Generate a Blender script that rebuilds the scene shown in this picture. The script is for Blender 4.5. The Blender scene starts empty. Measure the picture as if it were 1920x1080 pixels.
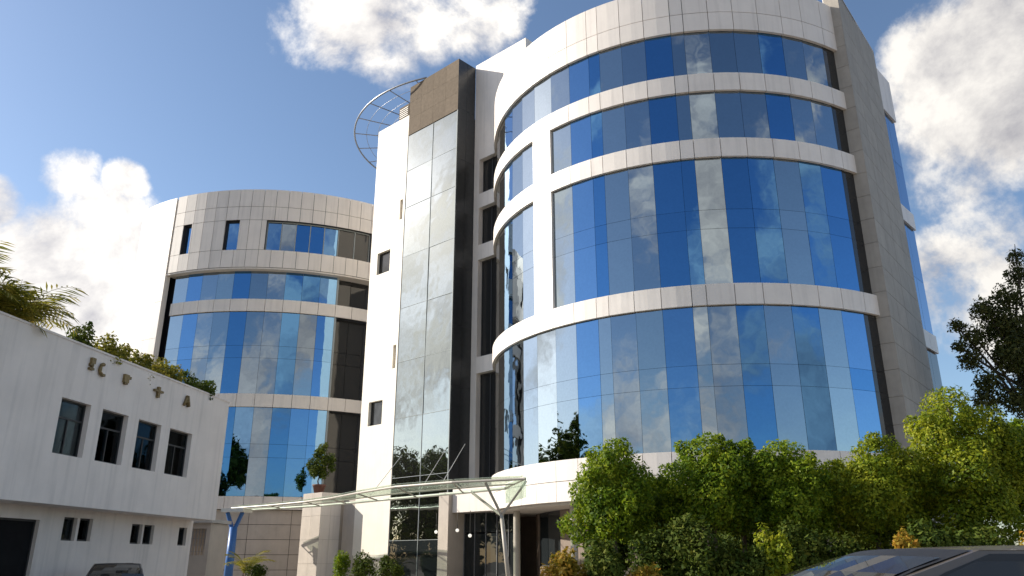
import bpy, math, random
import numpy as np
from mathutils import Matrix, Vector
R = math.radians
random.seed(7)
SC = bpy.context.scene
COL = SC.collection

# ------------------------------------------------------------------ camera
cam = bpy.data.cameras.new('camera')
cam.sensor_width = 36.0
cam.lens = 1474.0 / 1920.0 * 36.0
cam.clip_start = 0.1
cam.clip_end = 8000
cam_o = bpy.data.objects.new('camera', cam)
cam_o.location = (0, 0, 1.5)
cam_o.rotation_euler = (R(90) + math.atan(.349), 0, 0)
COL.objects.link(cam_o)
SC.camera = cam_o

# ------------------------------------------------------------------ light
SUN_EL = R(27)
SUN_DIR = Vector((-.977, .205, 0)).normalized() * math.cos(SUN_EL) + Vector((0, 0, math.sin(SUN_EL)))
SUN_AZ = math.atan2(SUN_DIR.x, SUN_DIR.y)
SC.view_settings.view_transform = 'Standard'
SC.view_settings.look = 'None'
SC.view_settings.gamma = 1
SC.view_settings.exposure = 0.6
SC.cycles.max_bounces = 8
SC.cycles.glossy_bounces = 5
SC.cycles.sample_clamp_indirect = 6

sun = bpy.data.lights.new('sun', 'SUN')
sun.energy = 4.8
sun.angle = R(.5)
sun.color = (1, .93, .82)
sun_o = bpy.data.objects.new('sun', sun)
sun_o.rotation_euler = SUN_DIR.to_track_quat('Z', 'Y').to_euler()
sun_o.location = SUN_DIR * 200
COL.objects.link(sun_o)

F_PX, PITCH, EYE = 1474.0, math.atan(.349), 1.5
def ray(x, y):
    """direction in the world that the photograph shows at a pixel (used to measure where things stand)"""
    dx, dy = (x - 960) / F_PX, (540 - y) / F_PX
    c, s = math.cos(PITCH), math.sin(PITCH)
    return Vector((dx, c - dy * s, s + dy * c))

def build_world():
    w = bpy.data.worlds.new('World'); SC.world = w; w.use_nodes = True
    nt = w.node_tree; nt.nodes.clear(); N = nt.nodes.new; L = nt.links.new
    out = N('ShaderNodeOutputWorld')
    sky = N('ShaderNodeTexSky'); sky.sky_type = 'NISHITA'; sky.sun_disc = False
    sky.sun_elevation = SUN_EL; sky.sun_rotation = SUN_AZ
    sky.altitude = 50; sky.air_density = 1.0; sky.dust_density = .8; sky.ozone_density = 2.5
    bg = N('ShaderNodeBackground'); bg.inputs[1].default_value = .110
    L(sky.outputs[0], bg.inputs[0])
    tc = N('ShaderNodeTexCoord')
    def math_(op, a, b=None, clamp=False):
        m = N('ShaderNodeMath'); m.operation = op; m.use_clamp = clamp
        for i, v in enumerate((a, b)):
            if v is None: continue
            if isinstance(v, (int, float)): m.inputs[i].default_value = v
            else: L(v, m.inputs[i])
        return m.outputs[0]
    def noise(vec, scale, detail, rough, dist=0.0):
        n = N('ShaderNodeTexNoise'); n.inputs['Scale'].default_value = scale
        n.inputs['Detail'].default_value = detail; n.inputs['Roughness'].default_value = rough
        n.inputs['Distortion'].default_value = dist
        L(vec, n.inputs['Vector']); return n.outputs['Fac']
    def add(vec, off):
        m = N('ShaderNodeVectorMath'); m.operation = 'ADD'; L(vec, m.inputs[0]); m.inputs[1].default_value = off
        return m.outputs[0]
    D = tc.outputs['Generated']
    base = add(D, (3.1, 1.7, .4))
    big = noise(base, 3.4, 2, .5)
    fine = noise(base, 6.5, 12, .62, .2)
    sund = Vector(SUN_DIR) * .045
    fine2 = noise(add(base, tuple(sund)), 6.5, 7, .58, .2)
    # the clouds in view: direction, angular radius in degrees, weight
    clouds = [((130, 590), 8.5, .55), ((170, 450), 4.6, .44), ((125, 325), 2.3, .38), ((230, 345), 1.8, .34), ((-30, 380), 2.8, .44), ((225, 480), 4.2, .38),
              ((60, 640), 9, .5),
              ((750, 35), 5.6, .33), ((860, 0), 5.2, .31), ((690, -40), 6.5, .40), ((775, 105), 3.8, .27), ((660, 30), 4.5, .31), ((560, 40), 3.2, .22),
              ((1850, 190), 7.6, .42), ((1790, 280), 5.6, .38), ((2020, 60), 8, .46), ((1770, 530), 4.8, .36), ((1850, 400), 4, .30), ((1850, 580), 5, .36), ((1700, 180), 2.6, .22)]
    tot = None
    for (px, a, wt) in clouds:
        d = ray(*px).normalized()
        dp = N('ShaderNodeVectorMath'); dp.operation = 'DOT_PRODUCT'; L(D, dp.inputs[0]); dp.inputs[1].default_value = tuple(d)
        mr = N('ShaderNodeMapRange'); mr.interpolation_type = 'SMOOTHSTEP'
        mr.inputs[1].default_value = math.cos(R(a * 1.25)); mr.inputs[2].default_value = math.cos(R(a * .25))
        mr.inputs[3].default_value = 0; mr.inputs[4].default_value = wt
        L(dp.outputs['Value'], mr.inputs[0])
        tot = mr.outputs[0] if tot is None else math_('MAXIMUM', tot, mr.outputs[0])
    # the rest of the sky carries scattered cloud of the same kind, but not in the view's clear part
    clear = N('ShaderNodeVectorMath'); clear.operation = 'DOT_PRODUCT'; L(D, clear.inputs[0]); clear.inputs[1].default_value = tuple(ray(900, 300).normalized())
    cm = N('ShaderNodeMapRange'); cm.interpolation_type = 'SMOOTHSTEP'
    cm.inputs[1].default_value = math.cos(R(62)); cm.inputs[2].default_value = math.cos(R(38)); cm.inputs[3].default_value = 0; cm.inputs[4].default_value = 1
    L(clear.outputs['Value'], cm.inputs[0])
    scat = N('ShaderNodeMapRange'); scat.inputs[1].default_value = .40; scat.inputs[2].default_value = .58; scat.inputs[3].default_value = .05; scat.inputs[4].default_value = .34
    L(big, scat.inputs[0])
    scat2 = math_('MULTIPLY', scat.outputs[0], math_('SUBTRACT', 1.0, cm.outputs[0]))
    tot = math_('MAXIMUM', tot, scat2)
    val = math_('ADD', math_('MULTIPLY', fine, 1.0), tot)
    dens = N('ShaderNodeMapRange'); dens.interpolation_type = 'SMOOTHSTEP'
    dens.inputs[1].default_value = .71; dens.inputs[2].default_value = .91; dens.inputs[3].default_value = 0; dens.inputs[4].default_value = .97
    L(val, dens.inputs[0])
    lit = math_('ADD', math_('MULTIPLY', math_('SUBTRACT', fine, fine2), 4.2), .60, True)
    mixc = N('ShaderNodeMix'); mixc.data_type = 'RGBA'
    mixc.inputs[6].default_value = (.44, .43, .45, 1); mixc.inputs[7].default_value = (.92, .88, .82, 1)
    L(lit, mixc.inputs[0])
    # clouds towards the sun are brighter
    sd = N('ShaderNodeVectorMath'); sd.operation = 'DOT_PRODUCT'; L(D, sd.inputs[0]); sd.inputs[1].default_value = tuple(SUN_DIR)
    sb = N('ShaderNodeMapRange'); sb.inputs[1].default_value = -.6; sb.inputs[2].default_value = .9; sb.inputs[3].default_value = .64; sb.inputs[4].default_value = 1.0
    L(sd.outputs['Value'], sb.inputs[0])
    bgc = N('ShaderNodeBackground'); L(mixc.outputs[2], bgc.inputs[0]); L(sb.outputs[0], bgc.inputs[1])
    ms = N('ShaderNodeMixShader'); L(dens.outputs[0], ms.inputs[0]); L(bg.outputs[0], ms.inputs[1]); L(bgc.outputs[0], ms.inputs[2])
    L(ms.outputs[0], out.inputs[0])
build_world()

# ------------------------------------------------------------------ materials
MATS = {}
def mat(name, col, rough=.6, metal=0.0, var=.08, scale=3.0, bump=0.0, bscale=40.0, spec=.5, streak=0.0, coat=0.0, dirt=0.0):
    m = bpy.data.materials.new(name); m.use_nodes = True; MATS[name] = m
    nt = m.node_tree; N = nt.nodes.new; L = nt.links.new
    b = nt.nodes['Principled BSDF']
    b.inputs['Roughness'].default_value = rough; b.inputs['Metallic'].default_value = metal
    b.inputs['Specular IOR Level'].default_value = spec
    b.inputs['Coat Weight'].default_value = coat
    tc = N('ShaderNodeTexCoord'); g = N('ShaderNodeNewGeometry')
    n = N('ShaderNodeTexNoise'); n.inputs['Scale'].default_value = scale; n.inputs['Detail'].default_value = 6; n.inputs['Roughness'].default_value = .62
    L(g.outputs['Position'], n.inputs['Vector'])
    r = N('ShaderNodeMapRange'); r.inputs[1].default_value = .3; r.inputs[2].default_value = .7; r.inputs[3].default_value = 1 - var; r.inputs[4].default_value = 1 + var
    L(n.outputs['Fac'], r.inputs[0])
    fac = r.outputs[0]
    oi = N('ShaderNodeObjectInfo')
    r2 = N('ShaderNodeMapRange'); r2.inputs[3].default_value = 1 - var * .5; r2.inputs[4].default_value = 1 + var * .5
    L(oi.outputs['Random'], r2.inputs[0])
    mu = N('ShaderNodeMath'); mu.operation = 'MULTIPLY'; L(fac, mu.inputs[0]); L(r2.outputs[0], mu.inputs[1]); fac = mu.outputs[0]
    if streak > 0:      # rain streaks running down the wall
        mp = N('ShaderNodeMapping'); mp.inputs['Scale'].default_value = (2.4, 2.4, .13); L(g.outputs['Position'], mp.inputs['Vector'])
        n3 = N('ShaderNodeTexNoise'); n3.inputs['Scale'].default_value = 1.6; n3.inputs['Detail'].default_value = 5; L(mp.outputs[0], n3.inputs['Vector'])
        r3 = N('ShaderNodeMapRange'); r3.inputs[1].default_value = .5; r3.inputs[2].default_value = .75; r3.inputs[3].default_value = 1; r3.inputs[4].default_value = 1 - streak
        L(n3.outputs['Fac'], r3.inputs[0])
        m3 = N('ShaderNodeMath'); m3.operation = 'MULTIPLY'; L(fac, m3.inputs[0]); L(r3.outputs[0], m3.inputs[1]); fac = m3.outputs[0]
    vm = N('ShaderNodeVectorMath'); vm.operation = 'SCALE'; vm.inputs[0].default_value = col[:3]; L(fac, vm.inputs['Scale'])
    L(vm.outputs[0], b.inputs['Base Color'])
    if bump > 0:
        n2 = N('ShaderNodeTexNoise'); n2.inputs['Scale'].default_value = bscale; n2.inputs['Detail'].default_value = 4
        L(g.outputs['Position'], n2.inputs['Vector'])
        bp = N('ShaderNodeBump'); bp.inputs['Strength'].default_value = bump; bp.inputs['Distance'].default_value = .02
        L(n2.outputs['Fac'], bp.inputs['Height']); L(bp.outputs[0], b.inputs['Normal'])
    return m

def glass(name, tint, rough=.015, wave=.05, metal=1.0, spec=.5, streaky=.05):
    """reflective coated facade glass: mirrors the sky through the tint it is given; each sheet is slightly wavy"""
    m = bpy.data.materials.new(name); m.use_nodes = True; MATS[name] = m
    nt = m.node_tree; N = nt.nodes.new; L = nt.links.new
    b = nt.nodes['Principled BSDF']
    b.inputs['Metallic'].default_value = metal; b.inputs['Roughness'].default_value = rough
    b.inputs['Specular IOR Level'].default_value = spec
    oi = N('ShaderNodeObjectInfo'); g = N('ShaderNodeNewGeometry')
    n0 = N('ShaderNodeTexNoise'); n0.inputs['Scale'].default_value = 9; n0.inputs['Detail'].default_value = 7; n0.inputs['Roughness'].default_value = .7
    L(g.outputs['Position'], n0.inputs['Vector'])
    r0 = N('ShaderNodeMapRange'); r0.inputs[1].default_value = .3; r0.inputs[2].default_value = .7; r0.inputs[3].default_value = 1 - streaky; r0.inputs[4].default_value = 1 + streaky
    L(n0.outputs['Fac'], r0.inputs[0])
    r = N('ShaderNodeMapRange'); r.inputs[3].default_value = .96; r.inputs[4].default_value = 1.04
    L(oi.outputs['Random'], r.inputs[0])
    mu = N('ShaderNodeMath'); mu.operation = 'MULTIPLY'; L(r.outputs[0], mu.inputs[0]); L(r0.outputs[0], mu.inputs[1])
    vm = N('ShaderNodeVectorMath'); vm.operation = 'SCALE'; vm.inputs[0].default_value = tint; L(mu.outputs[0], vm.inputs['Scale'])
    L(vm.outputs[0], b.inputs['Base Color'])
    n = N('ShaderNodeTexNoise'); n.inputs['Scale'].default_value = .9; n.inputs['Detail'].default_value = 1.5
    L(g.outputs['Position'], n.inputs['Vector'])
    bp = N('ShaderNodeBump'); bp.inputs['Strength'].default_value = wave; bp.inputs['Distance'].default_value = .12
    L(n.outputs['Fac'], bp.inputs['Height']); L(bp.outputs[0], b.inputs['Normal'])
    return m

def leafmat(name, cols, trans=.35, rough=.5):
    """leaf surface: every leaf its own shade of the plant's colours, some light passing through"""
    m = bpy.data.materials.new(name); m.use_nodes = True; MATS[name] = m
    nt = m.node_tree; N = nt.nodes.new; L = nt.links.new
    b = nt.nodes['Principled BSDF']; b.inputs['Roughness'].default_value = rough; b.inputs['Specular IOR Level'].default_value = .2
    g = N('ShaderNodeNewGeometry')
    n = N('ShaderNodeTexNoise'); n.inputs['Scale'].default_value = 1.3; n.inputs['Detail'].default_value = 3; L(g.outputs['Position'], n.inputs['Vector'])
    m1 = N('ShaderNodeMath'); m1.operation = 'MULTIPLY'; L(g.outputs['Random Per Island'], m1.inputs[0]); m1.inputs[1].default_value = .55
    m2 = N('ShaderNodeMath'); m2.operation = 'MULTIPLY_ADD'; L(n.outputs['Fac'], m2.inputs[0]); m2.inputs[1].default_value = .9; L(m1.outputs[0], m2.inputs[2])
    m3 = N('ShaderNodeMath'); m3.operation = 'SUBTRACT'; L(m2.outputs[0], m3.inputs[0]); m3.inputs[1].default_value = .22
    cr = N('ShaderNodeValToRGB'); L(m3.outputs[0], cr.inputs[0])
    e = cr.color_ramp.elements
    while len(e) < len(cols): e.new(.5)
    for i, c in enumerate(cols):
        e[i].position = i / (len(cols) - 1); e[i].color = (*c, 1)
    L(cr.outputs[0], b.inputs['Base Color'])
    tr = N('ShaderNodeBsdfTranslucent'); L(cr.outputs[0], tr.inputs[0])
    mx = N('ShaderNodeMixShader'); mx.inputs[0].default_value = trans
    L(b.outputs[0], mx.inputs[1]); L(tr.outputs[0], mx.inputs[2]); L(mx.outputs[0], nt.nodes['Material Output'].inputs[0])
    return m

mat('cladding', (.80, .74, .68), .42, var=.05, scale=.8, streak=.13)
mat('cladding_warm', (.75, .685, .62), .55, var=.05, scale=.8, streak=.14)
mat('cream_wall', (.78, .72, .62), .6, var=.05, scale=1.2, bump=.1, streak=.06)
mat('joint_dark', (.035, .035, .04), .6, var=.1)
mat('stone_slab', (.36, .325, .28), .7, var=.10, scale=1.5, bump=.2, bscale=14, streak=.12)
mat('brown_panel', (.165, .132, .10), .85, spec=.12, var=.14, scale=5, streak=.08)
mat('dark_panel', (.035, .036, .037), .3, var=.2, scale=4)
mat('white_paint', (.80, .72, .655), .7, var=.06, scale=.9, bump=.15, bscale=30, streak=.16)
mat('concrete', (.42, .40, .37), .8, var=.12, scale=1.5, bump=.2)
mat('roofing', (.32, .31, .30), .9, var=.15, scale=.7)
mat('interior_dark', (.012, .012, .013), .8, var=.2, spec=.1)
mat('window_frame', (.05, .05, .05), .45, metal=.3, var=.1)
mat('mullion_light', (.30, .33, .33), .7, metal=.0, var=.05)
mat('steel_white', (.70, .68, .62), .4, var=.06)
mat('steel_cream', (.40, .365, .31), .45, var=.08)
mat('steel_dark', (.10, .095, .09), .45, metal=.4, var=.1)
mat('steel_grey', (.30, .31, .33), .4, metal=.5, var=.1)
mat('blue_paint', (.035, .14, .40), .4, var=.12, scale=8)
mat('brown_stone', (.20, .15, .115), .55, var=.14, scale=2.0, bump=.15)
mat('podium_stone', (.46, .40, .34), .65, var=.09, scale=1.2, bump=.2, bscale=20, streak=.08)
mat('paver_blocks', (.37, .32, .265), .85, var=.2, scale=1.2, bump=.4, bscale=60)
mat('paving', (.30, .27, .235), .85, var=.12, scale=1.0, bump=.25)
mat('soil', (.075, .05, .032), .95, var=.3, scale=4, bump=.6)
mat('kerb_stone', (.40, .39, .37), .85, var=.1, bump=.2)
mat('white_line', (.75, .75, .72), .7, var=.1, scale=5)
mat('bark', (.15, .115, .085), .9, var=.25, scale=9, bump=.6, bscale=30)
mat('bark_dark', (.06, .048, .04), .9, var=.25, scale=9, bump=.6, bscale=30)
mat('terracotta', (.13, .055, .04), .75, var=.12, scale=7)
mat('ornament_metal', (.21, .15, .065), .5, metal=.4, var=.3, scale=12)
mat('lamp_white', (.85, .83, .78), .3, var=.02)
mat('curtain', (.42, .39, .35), .8, var=.15, scale=6)
mat('car_beige', (.12, .10, .08), .45, metal=.3, var=.03, coat=.6)
mat('car_black', (.018, .018, .02), .25, metal=.2, var=.05, coat=1.0)
mat('rubber', (.018, .018, .018), .75, var=.15)
mat('chrome', (.65, .65, .66), .15, metal=1, var=.03)
mat('plastic_black', (.015, .015, .016), .5, var=.1)
mat('tail_red', (.35, .02, .015), .2, var=.05)
mat('headlight', (.6, .62, .65), .1, metal=.6, var=.03)
glass('glass_sky_deep', (.10, .24, .435))  # same glass as the next three; reflected clear sky put into the tint
glass('glass_sky_blue', (.15, .285, .47))
glass('glass_cloud_grey', (.265, .325, .385))  # reflected cloud put into the tint
glass('glass_cloud_light', (.32, .375, .415))
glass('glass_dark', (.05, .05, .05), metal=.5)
_gp = glass('glass_pylon', (.30, .33, .33), wave=.10)
_gp.node_tree.nodes['Principled BSDF'].inputs['Coat Weight'].default_value = .13
_gp.node_tree.nodes['Principled BSDF'].inputs['Coat Roughness'].default_value = .30
glass('glass_entry', (.02, .024, .026), metal=.12)
glass('car_glass', (.055, .052, .046), metal=.35, wave=.01)
leafmat('leaf_green', [(.03, .07, .006), (.10, .175, .010), (.24, .31, .016), (.42, .43, .035)], trans=.45)
leafmat('leaf_yellowgreen', [(.045, .085, .007), (.14, .20, .012), (.32, .35, .02), (.50, .46, .04)], trans=.45)
leafmat('leaf_dark', [(.016, .024, .007), (.04, .052, .012), (.08, .088, .02), (.13, .12, .035)], trans=.35)
leafmat('leaf_croton', [(.08, .10, .012), (.26, .21, .02), (.46, .28, .035), (.50, .18, .04)], trans=.4)
leafmat('leaf_shrub', [(.018, .036, .004), (.045, .078, .008), (.095, .125, .014), (.17, .17, .025)], trans=.3, rough=.75)
leafmat('leaf_palm', [(.06, .075, .010), (.15, .16, .02), (.30, .26, .035), (.42, .33, .06)], trans=.4)
lg = bpy.data.materials.new('canopy_glass'); lg.use_nodes = True; MATS['canopy_glass'] = lg
_b = lg.node_tree.nodes['Principled BSDF']
_b.inputs['Base Color'].default_value = (.60, .68, .60, 1); _b.inputs['Roughness'].default_value = .15
_t = lg.node_tree.nodes.new('ShaderNodeBsdfTransparent'); _t.inputs[0].default_value = (.84, .90, .84, 1)
_n = lg.node_tree.nodes.new('ShaderNodeTexNoise'); _n.inputs['Scale'].default_value = 2.5
_r = lg.node_tree.nodes.new('ShaderNodeMapRange'); _r.inputs[3].default_value = .55; _r.inputs[4].default_value = .82
lg.node_tree.links.new(_n.outputs['Fac'], _r.inputs[0])
_m = lg.node_tree.nodes.new('ShaderNodeMixShader')
lg.node_tree.links.new(_r.outputs[0], _m.inputs[0]); lg.node_tree.links.new(_b.outputs[0], _m.inputs[1]); lg.node_tree.links.new(_t.outputs[0], _m.inputs[2])
lg.node_tree.links.new(_m.outputs[0], lg.node_tree.nodes['Material Output'].inputs[0])
wg = bpy.data.materials.new('window_glass'); wg.use_nodes = True; MATS['window_glass'] = wg
_t = wg.node_tree.nodes.new('ShaderNodeBsdfTransparent'); _t.inputs[0].default_value = (.55, .6, .6, 1)
_g = wg.node_tree.nodes.new('ShaderNodeBsdfGlossy'); _g.inputs['Roughness'].default_value = .02; _g.inputs[0].default_value = (.8, .85, .9, 1)
_f = wg.node_tree.nodes.new('ShaderNodeFresnel'); _f.inputs[0].default_value = 1.25
_m = wg.node_tree.nodes.new('ShaderNodeMixShader')
wg.node_tree.links.new(_f.outputs[0], _m.inputs[0]); wg.node_tree.links.new(_t.outputs[0], _m.inputs[1]); wg.node_tree.links.new(_g.outputs[0], _m.inputs[2])
wg.node_tree.links.new(_m.outputs[0], wg.node_tree.nodes['Material Output'].inputs[0])
lm = bpy.data.materials.new('lamp_lit'); lm.use_nodes = True; MATS['lamp_lit'] = lm
lm.node_tree.nodes['Principled BSDF'].inputs['Emission Color'].default_value = (1, .93, .82, 1)
lm.node_tree.nodes['Principled BSDF'].inputs['Emission Strength'].default_value = .5

# ------------------------------------------------------------------ mesh helpers
WM = {}          # object -> its world matrix, so that children can be given in world coordinates
def link(name, me, m=None, parent=None, matrix=None, local=False):
    o = bpy.data.objects.new(name, me); COL.objects.link(o)
    W = matrix or Matrix.Identity(4)
    if m is not None and me is not None:
        if len(me.materials) == 0: me.materials.append(MATS[m])
        if me.materials[0] is not MATS[m]:
            o.material_slots[0].link = 'OBJECT'; o.material_slots[0].material = MATS[m]
    o.matrix_basis = W
    if parent is not None:
        o.parent = parent
        if not local: o.matrix_parent_inverse = WM[parent.name].inverted()
    WM[o.name] = W
    return o
def tag(o, label=None, cat=None, group=None, kind=None):
    if label: o['label'] = label
    if cat: o['category'] = cat
    if group: o['group'] = group
    if kind: o['kind'] = kind
    return o
def thing(name, loc, label, cat, group=None, rz=0):
    o = link(name, None, matrix=Matrix.Translation(loc) @ Matrix.Rotation(rz, 4, 'Z'))
    o.empty_display_size = .3
    return tag(o, label, cat, group)

class MB:
    def __init__(s): s.v = []; s.f = []; s.sm = False
    def face(s, pts):
        k = len(s.v); s.v += [tuple(p) for p in pts]; s.f.append(tuple(range(k, k + len(pts))))
    def hexa(s, P):      # 8 points: bottom 0-3 counterclockwise, top 4-7
        k = len(s.v); s.v += [tuple(p) for p in P]
        for q in ((0, 3, 2, 1), (4, 5, 6, 7), (0, 1, 5, 4), (1, 2, 6, 5), (2, 3, 7, 6), (3, 0, 4, 7)): s.f.append(tuple(k + i for i in q))
    def box(s, x0, x1, y0, y1, z0, z1):
        s.hexa([(x0, y0, z0), (x1, y0, z0), (x1, y1, z0), (x0, y1, z0), (x0, y0, z1), (x1, y0, z1), (x1, y1, z1), (x0, y1, z1)])
    def prism(s, poly, z0, z1):
        n = len(poly); k = len(s.v)
        a = sum(poly[i][0] * poly[(i + 1) % n][1] - poly[(i + 1) % n][0] * poly[i][1] for i in range(n))
        if a < 0: poly = poly[::-1]
        s.v += [(p[0], p[1], z0) for p in poly] + [(p[0], p[1], z1) for p in poly]
        s.f.append(tuple(k + i for i in range(n - 1, -1, -1))); s.f.append(tuple(k + n + i for i in range(n)))
        for i in range(n):
            j = (i + 1) % n; s.f.append((k + i, k + j, k + n + j, k + n + i))
    def frame_box(s, F, u0, u1, v0, v1, w0, w1):   # F maps (u, depth outwards w, z) to the world
        s.hexa([F(u0, w1, v0), F(u1, w1, v0), F(u1, w0, v0), F(u0, w0, v0), F(u0, w1, v1), F(u1, w1, v1), F(u1, w0, v1), F(u0, w0, v1)])
    def tube(s, pts, r, n=8, r1=None, cap=True):
        pts = [Vector(p) for p in pts]; m = len(pts); k0 = len(s.v)
        for i, p in enumerate(pts):
            d = (pts[min(i + 1, m - 1)] - pts[max(i - 1, 0)]).normalized()
            a = d.cross(Vector((0, 0, 1)) if abs(d.z) < .95 else Vector((1, 0, 0))).normalized(); b = d.cross(a)
            rr = (r + (r1 - r) * i / (m - 1)) if r1 is not None else (r[i] if isinstance(r, (list, tuple)) else r)
            for j in range(n):
                t = 2 * math.pi * j / n; s.v.append(tuple(p + a * rr * math.cos(t) + b * rr * math.sin(t)))
        for i in range(m - 1):
            for j in range(n):
                j2 = (j + 1) % n; s.f.append((k0 + i * n + j, k0 + i * n + j2, k0 + (i + 1) * n + j2, k0 + (i + 1) * n + j))
        if cap:
            s.f.append(tuple(k0 + j for j in range(n - 1, -1, -1))); s.f.append(tuple(k0 + (m - 1) * n + j for j in range(n)))
    def lathe(s, prof, c=(0, 0, 0), n=20):
        k = len(s.v)
        for (r, z) in prof:
            for j in range(n):
                t = 2 * math.pi * j / n; s.v.append((c[0] + r * math.cos(t), c[1] + r * math.sin(t), c[2] + z))
        for i in range(len(prof) - 1):
            for j in range(n):
                j2 = (j + 1) % n; s.f.append((k + i * n + j, k + i * n + j2, k + (i + 1) * n + j2, k + (i + 1) * n + j))
        s.f.append(tuple(k + j for j in range(n - 1, -1, -1))); s.f.append(tuple(k + (len(prof) - 1) * n + j for j in range(n)))
    def mesh(s, name):
        me = bpy.data.meshes.new(name); me.from_pydata(s.v, [], s.f); me.update()
        if s.sm: me.polygons.foreach_set('use_smooth', [True] * len(me.polygons))
        return me
    def build(s, name, m, parent=None, local=False, kind=None):
        o = link(name, s.mesh(name), m, parent, local=local)
        if kind: o['kind'] = kind
        return o

def wall_openings(F, us, u0, u1, v0, v1, openings, t):
    """a wall of thickness t on the surface F(u, w, z) with real openings (ua, ub, va, vb); us = extra u subdivisions"""
    U = sorted(set([u0, u1] + [u for u in us if u0 < u < u1] + [x for o in openings for x in o[:2]]))
    V = sorted(set([v0, v1] + [x for o in openings for x in o[2:]]))
    b = MB()
    def solid(i, j):
        if not (0 <= i < len(U) - 1 and 0 <= j < len(V) - 1): return False
        um, vm = (U[i] + U[i + 1]) / 2, (V[j] + V[j + 1]) / 2
        return not any(o[0] < um < o[1] and o[2] < vm < o[3] for o in openings)
    for i in range(len(U) - 1):
        for j in range(len(V) - 1):
            if not solid(i, j): continue
            a, c, d, e = U[i], U[i + 1], V[j], V[j + 1]
            b.face([F(a, 0, d), F(c, 0, d), F(c, 0, e), F(a, 0, e)])
            b.face([F(c, -t, d), F(a, -t, d), F(a, -t, e), F(c, -t, e)])
            if not solid(i - 1, j): b.face([F(a, -t, d), F(a, 0, d), F(a, 0, e), F(a, -t, e)])
            if not solid(i + 1, j): b.face([F(c, 0, d), F(c, -t, d), F(c, -t, e), F(c, 0, e)])
            if not solid(i, j - 1): b.face([F(a, -t, d), F(c, -t, d), F(c, 0, d), F(a, 0, d)])
            if not solid(i, j + 1): b.face([F(a, 0, e), F(c, 0, e), F(c, -t, e), F(a, -t, e)])
    return b

PANEL_CACHE = {}
def drum_panel(name, m, parent, C, Rad, p0, p1, z0, z1, th=.05, gap=.012, flat=False, tilt=0.0, seed=None):
    """one panel of a round facade between angles p0..p1 (degrees, 0 = towards -Y) and heights z0..z1"""
    key = (round(Rad, 3), round(p1 - p0, 3), round(z1 - z0, 3), th, gap, flat)
    if key not in PANEL_CACHE:
        b = MB(); h = (p1 - p0) / 2 - math.degrees(gap / Rad)
        n = 1 if flat else max(1, int((p1 - p0) / 3 + .5))
        hh = (z1 - z0) / 2 - gap
        q = [-h + 2 * h * i / n for i in range(n + 1)]
        P = lambda a, r, z: (r * math.sin(R(a)), -r * math.cos(R(a)), z)
        for i in range(n):
            a, c = q[i], q[i + 1]
            b.face([P(a, Rad, -hh), P(c, Rad, -hh), P(c, Rad, hh), P(a, Rad, hh)])
            b.face([P(c, Rad - th, -hh), P(a, Rad - th, -hh), P(a, Rad - th, hh), P(c, Rad - th, hh)])
            b.face([P(a, Rad, hh), P(c, Rad, hh), P(c, Rad - th, hh), P(a, Rad - th, hh)])
            b.face([P(a, Rad - th, -hh), P(c, Rad - th, -hh), P(c, Rad, -hh), P(a, Rad, -hh)])
        b.face([P(-h, Rad - th, -hh), P(-h, Rad, -hh), P(-h, Rad, hh), P(-h, Rad - th, hh)])
        b.face([P(h, Rad, -hh), P(h, Rad - th, -hh), P(h, Rad - th, hh), P(h, Rad, hh)])
        PANEL_CACHE[key] = b.mesh(name)
    W = Matrix.Translation((C[0], C[1], (z0 + z1) / 2)) @ Matrix.Rotation(R((p0 + p1) / 2), 4, 'Z')
    if tilt:
        piv = Matrix.Translation((0, -Rad, 0)); rs = random.Random(seed) if seed is not None else random
        W = W @ piv @ Matrix.Rotation(rs.gauss(0, tilt), 4, 'Z') @ Matrix.Rotation(rs.gauss(0, tilt * .5), 4, 'X') @ piv.inverted()
    return link(name, PANEL_CACHE[key], m, parent, W)

FLAT_CACHE = {}
def plane_panel(name, m, parent, F, u0, u1, z0, z1, w=0.0, th=.04, gap=.01, tilt=0.0):
    key = (round(u1 - u0, 3), round(z1 - z0, 3), th, gap)
    if key not in FLAT_CACHE:
        b = MB(); a = (u1 - u0) / 2 - gap; h = (z1 - z0) / 2 - gap
        b.box(-a, a, 0, th, -h, h); FLAT_CACHE[key] = b.mesh(name)
    p = Vector(F((u0 + u1) / 2, w, (z0 + z1) / 2)); q = Vector(F((u0 + u1) / 2 + 1, w, (z0 + z1) / 2)); d = q - p
    W = Matrix.Translation(p) @ Matrix.Rotation(math.atan2(d.y, d.x) + (random.gauss(0, tilt) if tilt else 0), 4, 'Z')
    if tilt: W = W @ Matrix.Rotation(random.gauss(0, tilt), 4, 'X')
    return link(name, FLAT_CACHE[key], m, parent, W)

def plane_frame(P, d):
    """F(u, w, z): u metres along d from P, w metres out of the wall (to the right of d when walking along it)"""
    d = Vector((d[0], d[1])).normalized(); n = Vector((d.y, -d.x))
    return lambda u, w, z: (P[0] + d.x * u + n.x * w, P[1] + d.y * u + n.y * w, z)

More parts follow.
